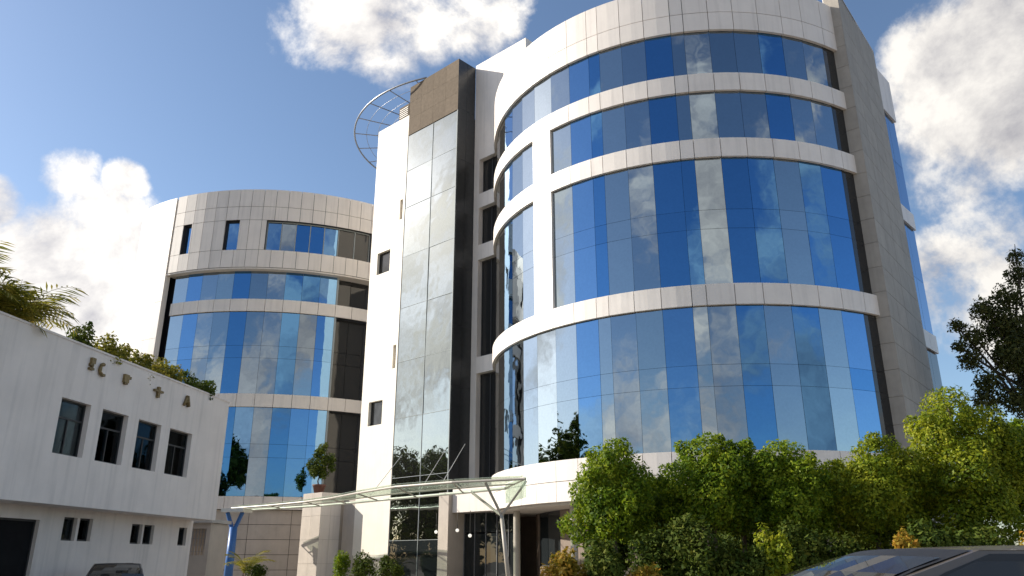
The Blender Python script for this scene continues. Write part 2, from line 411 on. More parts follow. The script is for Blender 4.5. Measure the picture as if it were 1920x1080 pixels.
# ------------------------------------------------------------------ ground
b = MB(); b.face([(-3000, -3000, 0), (3000, -3000, 0), (3000, 3000, 0), (-3000, 3000, 0)])
tag(b.build('ground', 'soil'), kind='structure')
b = MB(); b.face([(-70, -60, .004), (60, -60, .004), (60, 90, .004), (-70, 90, .004)])
tag(b.build('forecourt', 'paver_blocks'), kind='structure')
b = MB(); b.face([(-16, 30, .008), (3, 27, .008), (3, 44, .008), (-3, 60, .008), (-24, 60, .008)])
tag(b.build('entrance_paving', 'paving'), kind='structure')
b = MB(); b.prism([(.8, 17.0), (15.5, 16.4), (15.5, 16.6), (.8, 17.2)], 0, .14); b.prism([(.8, 17.2), (1.0, 17.2), (1.0, 25), (.8, 25)], 0, .14)
b.prism([(15.3, 16.6), (15.5, 16.6), (15.5, 25), (15.3, 25)], 0, .14); b.prism([(.8, 25), (15.5, 25), (15.5, 25.2), (.8, 25.2)], 0, .14)
tag(b.build('kerb', 'kerb_stone'), kind='structure')
b = MB(); b.face([(1, 17.2, .09), (15.3, 16.6, .09), (15.3, 25, .09), (1, 25, .09)])
tag(b.build('planting_bed', 'soil'), kind='structure')
for i in range(5):
    b = MB(); x = 1.2 + i * 2.5; b.face([(x, 1.8, .012), (x + .1, 1.8, .012), (x + .1, 6.4, .012), (x, 6.4, .012)])
    tag(b.build('parking_line', 'white_line'), kind='structure')

# ------------------------------------------------------------------ main office tower
CM, RM = (10.7, 44.6), 11.68
tower = thing('office_tower', (10.7, 44.6, 0), 'tall round office tower with blue mirror glass and white bands on the right', 'building')
PHI = [33, 27, 20.4, 14.4, 8, 1.8, -4.2, -10.2, -13.3, -19.8, -25.8, -31.8, -34.9, -41, -47.3, -54, -60, -66, -72, -78, -84, -90, -95]
GL = {'D': 'glass_sky_deep', 'B': 'glass_sky_blue', 'G': 'glass_cloud_grey', 'L': 'glass_cloud_light', 'K': 'glass_dark'}
#       columns run from the stone fin on the right round to the left; tints paint in mirrored sky and cloud
REFL_TONE = {'low': 'KBLDGDGLBLGLBLLGLDKKKK', 'mid': 'KDDLDDLDDGLDBLPGLDKKKK', 'g2': 'KGGDGGGGDGLDBLPGLBKKKK', 'g1': 'KGGDGGGGDGLDBGLGGBKKKK'}  # K columns tinted dark for the dim strip by the fin and far left
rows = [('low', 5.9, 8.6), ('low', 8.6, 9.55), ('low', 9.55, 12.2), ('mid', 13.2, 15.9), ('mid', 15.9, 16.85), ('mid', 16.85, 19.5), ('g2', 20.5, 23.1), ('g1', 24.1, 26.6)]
rnd = random.Random(3)
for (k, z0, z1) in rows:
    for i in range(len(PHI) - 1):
        t = REFL_TONE[k][i]
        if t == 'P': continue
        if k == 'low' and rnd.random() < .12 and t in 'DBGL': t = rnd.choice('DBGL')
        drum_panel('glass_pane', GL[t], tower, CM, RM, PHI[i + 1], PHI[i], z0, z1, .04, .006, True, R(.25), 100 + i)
for (z0, z1) in [(4.05, 4.95), (4.95, 5.9), (12.2, 13.2), (19.5, 20.5), (23.1, 24.1), (26.6, 27.65), (27.65, 29.4)]:
    for i in range(len(PHI) - 1):
        drum_panel('cladding_panel', 'cladding', tower, CM, RM + .16, PHI[i + 1], PHI[i], z0, z1, .16, .015)
for (z0, z1) in [(13.2, 15.9), (15.9, 19.5), (20.5, 23.1)]:
    drum_panel('pier_panel', 'cladding', tower, CM, RM + .155, -54, -47.3, z0, z1, .16, .004)
def drum(C, r, p0, p1, z0, z1, th, step=3):
    b = MB(); n = max(2, int(abs(p1 - p0) / step)); 
    for i in range(n):
        a, c = p0 + (p1 - p0) * i / n, p0 + (p1 - p0) * (i + 1) / n
        P = lambda q, rr, z: (C[0] + rr * math.sin(R(q)), C[1] - rr * math.cos(R(q)), z)
        b.hexa([P(a, r, z0), P(c, r, z0), P(c, r - th, z0), P(a, r - th, z0), P(a, r, z1), P(c, r, z1), P(c, r - th, z1), P(a, r - th, z1)])
    return b
drum(CM, RM - .08, 38, -128, 4.1, 28.9, .3).build('backing_wall', 'joint_dark', tower)
drum(CM, RM + .08, 230, 130, 4.1, 29.4, .4).build('rear_wall', 'cladding', tower)
b = MB(); b.prism([(CM[0] + 11.3 * math.sin(R(a)), CM[1] - 11.3 * math.cos(R(a))) for a in range(0, 360, 6)], 28.3, 28.6); b.build('roof_slab', 'roofing', tower)
b = MB(); b.prism([(CM[0] + 11.6 * math.sin(R(a)), CM[1] - 11.6 * math.cos(R(a))) for a in range(0, 360, 6)], 3.95, 4.08); b.build('soffit', 'cladding_warm', tower)
# recessed ground floor
for i in range(16):
    a0 = -110 + i * 9.5
    for (z0, z1) in ((0, 1.3), (1.3, 2.6), (2.6, 3.94)):
        if 3 <= i <= 4 and z0 >= 1.2: continue
        drum_panel('wall_panel', 'brown_stone', tower, CM, 9.4, a0, a0 + 9.5, z0, z1, .06, .008)
drum(CM, 9.3, 45, -112, 0, 3.94, .2).build('ground_floor_wall', 'joint_dark', tower)
for a in (-76.5, -67.0):
    pn = drum_panel('ground_floor_window', 'glass_entry', tower, CM, 9.34, a - 4.75 + 0, a + 4.75 + 0, 1.35, 3.9, .03, .03, True)
for a in (-72, -46, -20, 6, 30):
    b = MB(); b.sm = False; x, y = CM[0] + 11.0 * math.sin(R(a)), CM[1] - 11.0 * math.cos(R(a)); b.lathe([(.17, 0), (.17, 3.94)], (x, y, 0), 14); b.build('column', 'steel_cream', tower)

# stone fin and the wing behind it
NR, FE, WE = Vector((17.25, 34.25)), Vector((21.6, 39.7)), Vector((23.25, 41.45))
dfin = (FE - NR).normalized(); nfin = Vector((dfin.y, -dfin.x))
NL = NR - nfin * .75
b = MB(); b.prism([NR - nfin * .04 + dfin * .04, FE - nfin * .04, FE - nfin * .8, NL + dfin * .04 + nfin * .04], 0, 30.1); fin = b.build('fin_core', 'stone_slab', tower)
Ff = plane_frame(NR, dfin); Lf = (FE - NR).length
zz = [0, 2.3] + [2.3 + 1.225 * i for i in range(1, 23)]
zz[-1] = 30.3
for j in range(len(zz) - 1):
    for i in range(4):
        plane_panel('fin_panel', 'stone_slab', fin, Ff, Lf * i / 4, Lf * (i + 1) / 4, zz[j], zz[j + 1], 0, .035, .009)
Fe = plane_frame(NL, NR - NL)
for j in range(len(zz) - 1):
    plane_panel('fin_panel', 'stone_slab', fin, Fe, 0, .75, zz[j], zz[j + 1], 0, .035, .009)
Fl = plane_frame(NL + dfin * 6.0, -dfin)
b = MB(); b.frame_box(Fl, 0, 5.96, 0, 30.3, .0, .04); b.build('fin_side', 'cladding', fin)
b = MB(); b.prism([NR, FE, FE - nfin * .85, NL], 30.12, 30.34); b.build('fin_coping', 'cladding', fin)
Fw = plane_frame(FE + nfin * -.25, WE - FE); Lw = (WE - FE).length + .1
back = Vector((-.72, .69))
b = MB(); b.prism([FE - nfin * .5, WE - nfin * .4, WE + back * 9, FE + back * 9], 0, 29.0); b.build('wing_core', 'joint_dark', tower)
for (z0, z1, m) in [(4.0, 5.9, 'cladding'), (5.9, 9.0, 'glass_dark'), (9.0, 12.2, 'glass_dark'), (12.2, 13.2, 'cladding'), (13.2, 16.3, 'glass_sky_blue'), (16.3, 19.5, 'glass_sky_deep'), (19.5, 20.5, 'cladding'), (20.5, 23.5, 'glass_sky_deep'), (23.5, 26.6, 'glass_sky_blue'), (26.6, 29.4, 'cladding')]:
    for i in range(2):
        plane_panel('glass_pane' if 'glass' in m else 'cladding_panel', m, tower, Fw, Lw * i / 2, Lw * (i + 1) / 2, z0, z1, .16 if m == 'cladding' else .04, .12, .01, R(.1) if 'glass' in m else 0)
b = MB(); b.frame_box(plane_frame(WE - nfin * .25, back), 0, 9, 0, 29.4, -.1, .1); b.build('wing_end_wall', 'cladding', tower)

# stair core with its glass strip, between the two round towers
tC = Vector((.733, -.68)).normalized(); nC = Vector((-.68, -.733)).normalized()
pC = Vector((-3.6, 45.4)); pB = pC - tC * 5.08; pA = pC - tC * 8.55; pD = pC - nC * 1.6; pE = pD + tC * 4.65
Fp = plane_frame(pA, tC)          # u from the left end A; B at 3.47, C at 8.55
UB, UC = 3.47, 8.55
b = wall_openings(Fp, [], 0, UB, 1.9, 31.6, [(.75, 2.15, 20.1, 21.7), (.78, 2.2, 9.75, 11.3), (2.95, 3.25, 23.6, 25.1), (3.0, 3.3, 13.2, 14.75)], .3)
core = b.build('stair_core_wall', 'cream_wall', tower)
b = MB(); b.frame_box(Fp, .1, UB + .6, 1.9, 31.2, -7.5, -.9); b.frame_box(Fp, UB, UC - .06, 0, 29.9, -7.5, -.12); b.build('stair_core_body', 'joint_dark', tower)
b = MB(); b.frame_box(Fp, 0, .1, 1.9, 31.6, -7.5, -.3); b.frame_box(Fp, .1, UB, 31.2, 31.6, -7.5, -7.2); b.frame_box(Fp, .1, UB, 1.7, 1.9, -7.5, -.02); b.build('stair_core_side', 'cream_wall', tower)
for (u0, u1, z0, z1) in [(.75, 2.15, 20.1, 21.7), (.78, 2.2, 9.75, 11.3), (2.95, 3.25, 23.6, 25.1), (3.0, 3.3, 13.2, 14.75)]:
    f = MB(); s = .06
    f.frame_box(Fp, u0, u1, z0, z0 + s, -.28, -.2); f.frame_box(Fp, u0, u1, z1 - s, z1, -.28, -.2); f.frame_box(Fp, u0, u0 + s, z0 + s, z1 - s, -.28, -.2); f.frame_box(Fp, u1 - s, u1, z0 + s, z1 - s, -.28, -.2)
    wn = f.build('core_window', 'window_frame', tower)
    g = MB(); g.frame_box(Fp, u0 + s, u1 - s, z0 + s, z1 - s, -.25, -.235); g.build('pane', 'glass_dark', wn)
zs = [0, 2.7, 6.3, 9.9, 13.5, 17.1, 20.7, 24.3, 27.1, 29.9]
umid = UB + (UC - UB) * .52
for j in range(len(zs) - 1):
    for (a, c) in ((UB + .03, umid - .015), (umid + .015, UC - .05)):
        plane_panel('strip_pane', 'glass_entry' if j == 0 else 'glass_pylon', tower, Fp, a, c, zs[j], zs[j + 1], -.03, .03, .02, R(.22))
b = MB(); b.frame_box(Fp, umid - .015, umid + .015, 0, 29.9, -.1, .0); b.build('mullion', 'mullion_light', tower)
b = MB(); b.frame_box(Fp, UC - .05, UC, 0, 29.9, -.1, .012); b.build('mullion', 'mullion_light', tower)
for z in zs[1:-1]:
    b = MB(); b.frame_box(Fp, UB + .03, umid - .015, z - .012, z + .012, -.1, -.012); b.frame_box(Fp, umid + .015, UC - .05, z - .012, z + .012, -.1, -.012); b.build('transom', 'mullion_light', tower)
# brown box at the head of the strip
b = MB(); b.frame_box(Fp, UB, UC - .035, 29.93, 33.9, -1.57, -.04); bx = b.build('brown_head_box', 'brown_panel', tower)
for i in range(4):
    for j in range(3):
        w = (UC - UB) / 4; plane_panel('head_panel', 'brown_panel', bx, Fp, UB + w * i, UB + w * (i + 1), 29.93 + 1.323 * j, 29.93 + 1.323 * (j + 1), 0, .035, .005)
Fs = plane_frame(pC, -nC)
for i in range(9):
    for j in range(2):
        z0, z1 = 0 + 33.9 / 9 * i, 33.9 / 9 * (i + 1)
        plane_panel('side_panel', 'dark_panel', tower, Fs, .8 * j, .8 * (j + 1), z0, z1, 0, .03, .006)
# flank wall between the strip and the round tower
Fd = plane_frame(pD, tC)
ops = [(.5, 2.4, 24.1, 26.6), (.5, 2.4, 20.5, 23.1), (.5, 2.4, 13.2, 19.5), (.5, 2.4, 5.9, 12.2)]
b = wall_openings(Fd, [], .02, 4.65, 4.2, 34.1, ops, .45); b.build('flank_wall', 'cladding', tower)
b = MB(); b.frame_box(Fd, .02, 4.64, 4.2, 33.6, -6, -.8); b.build('flank_core', 'joint_dark', tower)
b = MB(); b.frame_box(Fd, 4.3, 4.65, 28.5, 34.1, -6, -.46); b.frame_box(Fd, -5, 4.3, 33.0, 34.1, -6, -5.7); b.build('core_roof_wall', 'cladding', tower)
for o in ops:
    f = MB(); s = .07
    f.frame_box(Fd, o[0], o[1], o[2], o[2] + s, -.44, -.36); f.frame_box(Fd, o[0], o[1], o[3] - s, o[3], -.44, -.36); f.frame_box(Fd, o[0], o[0] + s, o[2] + s, o[3] - s, -.44, -.36); f.frame_box(Fd, 1.3, 1.38, o[2] + s, o[3] - s, -.44, -.36)
    wn = f.build('flank_window', 'window_frame', tower)
    g = MB(); g.frame_box(Fd, o[0] + s, 1.3, o[2] + s, o[3] - s, -.42, -.40); g.build('pane', 'glass_dark', wn)
    g = MB(); g.frame_box(Fd, 1.38, o[1], o[2] + s, o[3] - s, -.42, -.40); g.build('pane', 'glass_dark', wn)
# entrance under the tower
b = MB(); b.frame_box(Fd, .3, 4.3, 4.1, 5.35, .1, 1.5); b.build('entrance_lintel', 'cladding_warm', tower)
b = MB(); b.frame_box(Fd, -.55, .25, 0, 5.2, .35, 1.75); b.build('entrance_pillar', 'podium_stone', tower)
for i in range(5):
    u0 = .28 + i * .85
    plane_panel('entrance_door' if i in (2, 3) else 'entrance_pane', 'glass_entry', tower, Fd, u0, u0 + .82, 0.02, 3.0, .5, .03, .01)
    plane_panel('entrance_pane', 'glass_entry', tower, Fd, u0, u0 + .82, 3.05, 4.09, .5, .03, .01)
    b = MB(); b.frame_box(Fd, u0 - .025, u0 + .0, 0, 4.09, .42, .55); b.build('mullion', 'steel_grey', tower)
b = MB(); b.frame_box(Fd, .25, 5, 0, 4.09, -2.5, -2.3); b.build('lobby_wall', 'brown_stone', tower)

# ring of roof steel over the stair core
ring = thing('roof_pergola', (-2.83, 57.2, 31), 'curved steel roof trellis curling round behind the brown box', 'trellis')
def arc(r, a0, a1, z, n=40): return [(-2.83 + r * math.sin(R(a0 + (a1 - a0) * i / n)), 57.2 - r * math.cos(R(a0 + (a1 - a0) * i / n)), z) for i in range(n + 1)]
b = MB(); b.sm = True; b.tube(arc(9.95, -19, -150, 34.0, 60), .065, 8); b.build('outer_ring', 'steel_grey', ring)
for r in (9.0, 8.1, 7.2):
    b = MB(); b.sm = True; b.tube(arc(r, -14, -150, 34.0, 50), .018, 5); b.build('hoop', 'steel_grey', ring)
for k in range(9):
    a = -24 - k * 14
    P = lambda r, z: (-2.83 + r * math.sin(R(a)), 57.2 - r * math.cos(R(a)), z)
    b = MB(); b.tube([P(9.9, 34.0), P(5.6, 33.95)], .035, 6); b.build('rib', 'steel_grey', ring)
b = MB(); b.sm = True; b.tube(arc(5.6, -10, -150, 33.95, 30), .08, 6); b.build('inner_ring', 'steel_grey', ring)
for a in (-40, -85, -130):
    b = MB(); x, y = -2.83 + 5.6 * math.sin(R(a)), 57.2 - 5.6 * math.cos(R(a)); b.tube([(x, y, 28), (x, y, 33.95)], .07, 6); b.build('post', 'steel_grey', ring)
tk = thing('rooftop_plant_unit', Fp(2.4, -1.2, 31.6), 'small brown rooftop unit beside the brown box on the white stair wall', 'roof unit')
b = MB(); b.frame_box(Fp, 2.2, 3.3, 31.6, 32.7, -.9, -.1); b.build('casing', 'brown_panel', tk)
b = MB()
for i in range(5): b.frame_box(Fp, 2.3, 3.2, 31.8 + i * .16, 31.86 + i * .16, -.1, -.07)
b.build('louvre', 'steel_dark', tk)

# ------------------------------------------------------------------ rear office tower on the left
CL, RL = (-20.4, 72.0), 15.0
rear = thing('office_tower', (-20.4, 72, 0), 'lower round office tower with blue glass behind the white low building on the left', 'building')
PL = [-24 + 5 * i for i in range(11)]
TL = {'low': 'KGBGDBGDBB', 'mid': 'LBGGDGGDLB', 'top': 'LBGLDGGDDB'}  # pane tints again paint in reflected sky and cloud
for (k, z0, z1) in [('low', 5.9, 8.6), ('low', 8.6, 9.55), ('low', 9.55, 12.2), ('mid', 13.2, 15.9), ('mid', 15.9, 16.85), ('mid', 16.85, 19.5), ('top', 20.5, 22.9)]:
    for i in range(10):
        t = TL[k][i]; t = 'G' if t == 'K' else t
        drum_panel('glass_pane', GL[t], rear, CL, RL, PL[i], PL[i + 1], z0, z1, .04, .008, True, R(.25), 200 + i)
    for (a, c) in ((26.6, 31), (31, 36), (36, 41)):
        drum_panel('glass_pane', 'glass_dark', rear, CL, RL - .5, a, c, z0, z1, .04, .02, True)
for (z0, z1) in [(5.0, 5.9), (12.2, 13.2), (19.5, 20.5)]:
    for i in range(10): drum_panel('cladding_panel', 'cladding_warm', rear, CL, RL + .14, PL[i], PL[i + 1], z0, z1, .14, .016)
    for (a, c) in ((26, 31), (31, 36), (36, 41)): drum_panel('cladding_panel', 'cladding_warm', rear, CL, RL + .14, a, c, z0, z1, .14, .016)
drum(CL, RL + .06, 26.0, 26.55, 5.9, 22.9, .5, .3).build('edge_mullion', 'mullion_light', rear)
drum(CL, RL - .6, 46, -43, 0, 28.5, .3).build('backing_wall', 'joint_dark', rear)
RU = 15.6
Fu = lambda u, w, z: (CL[0] + (RU + w) * math.sin(R(u)), CL[1] - (RU + w) * math.cos(R(u)), z)
opu = [(-21.6, -18.6, 24.35, 26.85), (-7.6, -3.4, 24.35, 26.85), (4.4, 35, 24.35, 26.85)]
PU = [-25.2 + 3.52 * i for i in range(19)]
b = wall_openings(lambda u, w, z: Fu(u, w - .05, z), [-25.2 + i for i in range(66)], -25.2, 40, 22.9, 29.35, opu, .4); b.build('upper_wall', 'joint_dark', rear)
def minus(cells, o):
    out = []
    for (a, c, d, e) in cells:
        if o[1] <= a or o[0] >= c or o[3] <= d or o[2] >= e: out.append((a, c, d, e)); continue
        if o[0] > a: out.append((a, o[0], d, e))
        if o[1] < c: out.append((o[1], c, d, e))
        m0, m1 = max(a, o[0]), min(c, o[1])
        if o[2] > d: out.append((m0, m1, d, o[2]))
        if o[3] < e: out.append((m0, m1, o[3], e))
    return out
cells = []
for i in range(18):
    for (z0, z1) in ((22.9, 24.35), (24.35, 26.85), (26.85, 28.0), (28.0, 29.5)): cells.append((PU[i], PU[i + 1], z0, z1))
for o in opu: cells = minus(cells, o)
for (a, c, d, e) in cells:
    if c - a > .15: drum_panel('upper_panel', 'cladding_warm', rear, CL, RU, a, c, d, e, .05, .016)
for o in opu:
    big = o[1] - o[0] > 10
    cols = [(o[0] + 4.1 * i, o[0] + 4.1 * (i + 1)) for i in range(5)] + [(25, 30), (30, 35)] if big else [(o[0], o[1])]
    tones = 'BGDDB' + 'KK' if big else 'B'
    f = MB()
    for (za, zb) in ((o[2], o[2] + .08), (o[3] - .08, o[3])):
        for q in range(int(o[1] - o[0]) + 1):
            a = o[0] + q; c = min(a + 1, o[1])
            if c > a: f.frame_box(Fu, a, c, za, zb, -.45, -.30)
    for (a, c) in cols: f.frame_box(Fu, a, a + .25, o[2] + .08, o[3] - .08, -.45, -.30)
    f.frame_box(Fu, o[1] - .25, o[1], o[2] + .08, o[3] - .08, -.45, -.30)
    wn = f.build('upper_window', 'mullion_light' if big else 'window_frame', rear)
    for (a, c), t in zip(cols, tones):
        drum_panel('pane', GL[t], wn, CL, RU - .36, a + .27, c - .02, o[2] + .09, o[3] - .09, .03, .0, True, R(.15))
b = MB()
for q in range(-26, 42): b.hexa([Fu(q, -.06, 22.78), Fu(q + 1, -.06, 22.78), Fu(q + 1, -1.2, 22.78), Fu(q, -1.2, 22.78), Fu(q, -.06, 22.89), Fu(q + 1, -.06, 22.89), Fu(q + 1, -1.2, 22.89), Fu(q, -1.2, 22.89)])
b.build('soffit', 'cladding_warm', rear)
# solid sunlit end of the drum
pe = [-43, -37.2, -31.4, -25.9]
for i in range(3):
    for j in range(10):
        z0 = 29.5 / 10 * j; drum_panel('end_panel', 'cladding', rear, CL, RU, pe[i], pe[i + 1], z0, z0 + 2.95, .05, .01)
drum(CL, RU - .06, -25.9, -43, 0, 29.4, .4).build('end_wall', 'cladding', rear)
dirb = Vector((-.35, .94)); p0 = Vector(Fu(-43, -.02, 0)[:2])
b = MB(); b.prism([p0, p0 + dirb * 9, p0 + dirb * 9 + Vector((.5, .2)), p0 + Vector((.5, .2))], 0, 29.4); b.build('side_wall', 'joint_dark', rear)
b = MB(); b.prism([(CL[0] + 14.9 * math.sin(R(a)), CL[1] - 14.9 * math.cos(R(a))) for a in range(-43, 44, 3)] + [(-8, 80), (-32, 80)], 28.0, 28.4); b.build('roof_slab', 'roofing', rear)
b = MB(); b.prism([(-33, 78), (-8, 78), (-8, 78.4), (-33, 78.4)], 0, 29.3); b.build('rear_wall', 'cladding', rear)
# ground floor courses
for i in range(6):
    for j in range(5):
        drum_panel('course_stone', 'podium_stone', rear, CL, RL - .15, -26 + 11.2 * i, -26 + 11.2 * (i + 1), j * 1.0, (j + 1) * 1.0, .06, .016)
drum(CL, RL - .23, 42, -26, 0, 5.0, .2).build('ground_floor_wall', 'joint_dark', rear)

# portal block with planter between the towers
qN = Vector((-12.0, 51.2))
por = thing('portal_block', (qN.x, qN.y, 0), 'cream stone portal block carrying a potted tree beside the entrance canopy', 'wall')
q1 = qN - tC * 2.1; q2 = qN - nC * 1.5
b = MB(); b.prism([qN - nC * .04 - tC * .04, q1 - nC * .04 + tC * .04, q1 - nC * 5 + tC * .04, qN - nC * 5 - tC * .04], 0, 5.6); b.build('core', 'podium_stone', por)
Fq = plane_frame(q1, tC); Fr = plane_frame(qN, -nC)
for j in range(4):
    for i in range(2): plane_panel('facing_stone', 'podium_stone', por, Fq, 1.05 * i, 1.05 * (i + 1), 1.425 * j, 1.425 * (j + 1), 0, .035, .006)
    for i in range(2): plane_panel('facing_stone', 'cladding_warm', por, Fr, .75 * i, .75 * (i + 1), 1.425 * j, 1.425 * (j + 1), 0, .035, .006)
b = MB(); b.prism([q2 + tC * .3, q2 + tC * 4.6 , q2 + tC * 4.6 - nC * .4, q2 + tC * .3 - nC * .4], 0, 5.3); b.build('link_wall', 'podium_stone', por)

# ------------------------------------------------------------------ glass entrance canopy
can = thing('entrance_canopy', (-6, 42, 0), 'bowed glass and cream steel canopy over the entrance', 'canopy')
front = [(-18.1, 52.6), (-15.0, 50.0), (-12.0, 46.95), (-10.0, 44.4), (-7.9, 41.0), (-5.4, 37.4), (-2.6, 35.2), (.56, 33.7)]
rearl = [(-17.6, 53.3), (-14.6, 51.3), (-11.6, 49.0), (-9.6, 47.0), (-7.4, 44.6), (-5.0, 42.2), (-2.4, 39.6), (-.3, 37.2)]
ZC = 4.8
def offs(p, q, t): return tuple(p[i] + (q[i] - p[i]) * t for i in range(2))
b = MB(); b.tube([(x, y, ZC) for x, y in front], .055, 8); b.build('front_beam', 'steel_cream', can)
b = MB(); b.tube([(x, y, ZC - .08) for x, y in rearl], .07, 8); b.build('rear_beam', 'steel_white', can)
b = MB(); b.tube([(*offs(p, q, .5), ZC - .05) for p, q in zip(front, rearl)], .035, 6); b.build('middle_beam', 'steel_cream', can)
for p, q in zip(front, rearl):
    b = MB(); b.tube([(*p, ZC), (*q, ZC - .08)], .035, 6); b.build('rafter', 'steel_cream', can)
for i in range(len(front) - 1):
    for (t0, t1) in ((0, .5), (.5, 1)):
        P = [offs(front[i], rearl[i], t0), offs(front[i + 1], rearl[i + 1], t0), offs(front[i + 1], rearl[i + 1], t1), offs(front[i], rearl[i], t1)]
        c = (sum(p[0] for p in P) / 4, sum(p[1] for p in P) / 4)
        P = [(c[0] + (p[0] - c[0]) * .97, c[1] + (p[1] - c[1]) * .97) for p in P]
        b = MB(); b.prism(P, ZC + .12, ZC + .145); b.build('glass_sheet', 'canopy_glass', can)
b = MB(); b.hexa([(.60, 33.65, ZC - .75), (-.25, 37.15, ZC - .75), (-.3, 37.2, ZC - .75), (.55, 33.7, ZC - .75), (.60, 33.65, ZC + .1), (-.25, 37.15, ZC + .1), (-.3, 37.2, ZC + .1), (.55, 33.7, ZC + .1)]); b.build('end_glass', 'canopy_glass', can)
b = MB(); b.sm = True; b.tube([(-.05, 35.2, 0), (-.45, 35.2, 3.45)], .105, 10, r1=.09); sup = b.build('raking_column', 'steel_cream', can)
b = MB(); b.tube([(-.45, 35.2, 3.4), (-1.15, 34.7, 4.75)], .06, 8); b.build('branch', 'steel_cream', sup)
b = MB(); b.tube([(-.45, 35.2, 3.4), (.6, 34.2, 4.75)], .055, 8); b.build('branch', 'steel_cream', sup)
b = MB(); b.tube([(-.45, 35.2, 3.4), (-1.9, 38.9, 4.65)], .06, 8); b.build('branch', 'steel_cream', sup)
for (x, y, q) in ((-17.6, 51.9, 0), ):
    b = MB(); b.sm = True; b.tube([(x, y, 0), (x, y, 3.6)], .27, 10, r1=.24); s2 = b.build('blue_post', 'blue_paint', can); s2['label'] = 'bright blue support post'
    b = MB(); b.tube([(x - .05, y, 3.4), (x - .45, y - .1, 4.5)], .13, 8); b.build('branch', 'blue_paint', s2)
    b = MB(); b.tube([(x + .05, y, 3.4), (x + .5, y - .1, 4.5)], .13, 8); b.build('branch', 'blue_paint', s2)
    b = MB(); b.prism([(x - .75, y - .5), (x + .75, y - .8), (x + .9, y + .6), (x - .6, y + .8)], 4.5, 4.72); b.build('cap_plate', 'steel_white', s2)
for (a, c) in (((-3.75, 45.2, 7.6), (-4.5, 39.9, ZC + .1)), ((-2.6, 44.0, 7.7), (-3.4, 38.2, ZC + .1)), ((-6.6, 47.9, 7.6), (-7.6, 43.5, ZC + .1))):
    b = MB(); b.tube([a, c], .018, 5); b.build('stay_rod', 'steel_white', can)

# ------------------------------------------------------------------ low white building on the left
low = thing('low_building', (-12.5, 25, 0), 'two-storey white low building with overhanging upper floor and roof plants on the left', 'building')
P0 = Vector((-11.45, 31.6)); dl = Vector((.15, .989)).normalized()
LEN = 22.0
Fo = plane_frame(P0 - dl * LEN, dl)                 # u measured towards the far corner
U = lambda s: LEN - s
upw = [(8.16, 9.44), (6.3, 7.6), (4.42, 5.73), (2.42, 3.88)]
upo = [(U(c), U(a), 4.4, 5.97) for a, c in upw]
b = wall_openings(Fo, [], 0, LEN, 3.03, 7.6, upo, .28); b.build('upper_wall', 'white_paint', low)
b = MB(); b.frame_box(Fo, 0, LEN, 3.03, 3.25, -12, -.28); b.frame_box(Fo, 0, LEN, 6.75, 6.95, -12, -.28); b.build('floor_slab', 'white_paint', low)
b = MB(); b.frame_box(Fo, LEN - .28, LEN - .001, 3.26, 7.6, -12, -.28); b.frame_box(Fo, 0, LEN - .28, 3.26, 7.6, -12, -11.7); b.frame_box(Fo, 0, .28, 3.26, 7.6, -11.7, -.28); b.build('rear_wall', 'white_paint', low)
b = MB(); b.frame_box(Fo, .28, LEN - .28, 3.26, 6.74, -3.4, -3.2); b.build('room_wall', 'interior_dark', low)  # near-black: the dimness of the rooms is put into the colour
for k, o in enumerate(upo):
    f = MB(); s = .05; u0, u1, z0, z1 = o
    f.frame_box(Fo, u0, u1, z0, z0 + s, -.25, -.17); f.frame_box(Fo, u0, u1, z1 - s, z1, -.25, -.17); f.frame_box(Fo, u0, u0 + s, z0 + s, z1 - s, -.25, -.17); f.frame_box(Fo, u1 - s, u1, z0 + s, z1 - s, -.25, -.17)
    f.frame_box(Fo, u0 + s, u1 - s, z0 + 1.02, z0 + 1.07, -.24, -.18); f.frame_box(Fo, (u0 + u1) / 2 - .02, (u0 + u1) / 2 + .02, z0 + s, z0 + 1.02, -.24, -.18)
    wn = f.build('window', 'window_frame', low)
    um = (u0 + u1) / 2
    for (a, c, d, e) in ((u0 + s, um - .02, z0 + s, z0 + 1.02), (um + .02, u1 - s, z0 + s, z0 + 1.02), (u0 + s, u1 - s, z0 + 1.07, z1 - s)):
        g = MB(); g.frame_box(Fo, a, c, d, e, -.22, -.205); g.build('pane', 'window_glass', wn)
for (u, w_, z0, z1) in ((U(6.95), .42, 4.45, 5.2), (U(4.85), .5, 4.45, 5.25), (U(8.55), .25, 4.45, 4.85)):
    b = MB()
    for q in range(6): b.frame_box(Fo, u + w_ * q / 6, u + w_ * (q + 1) / 6 - .01, z0, z1, -.52 - .03 * (q % 2), -.50 - .03 * (q % 2))
    b.build('curtain', 'curtain', low)
b = MB(); b.frame_box(Fo, .3, LEN - .3, 3.26, 3.30, -3.2, -.3); b.frame_box(Fo, .3, LEN - .3, 6.68, 6.74, -3.2, -.3); b.build('room_lining', 'interior_dark', low)  # floor and ceiling painted near-black in place of room shade
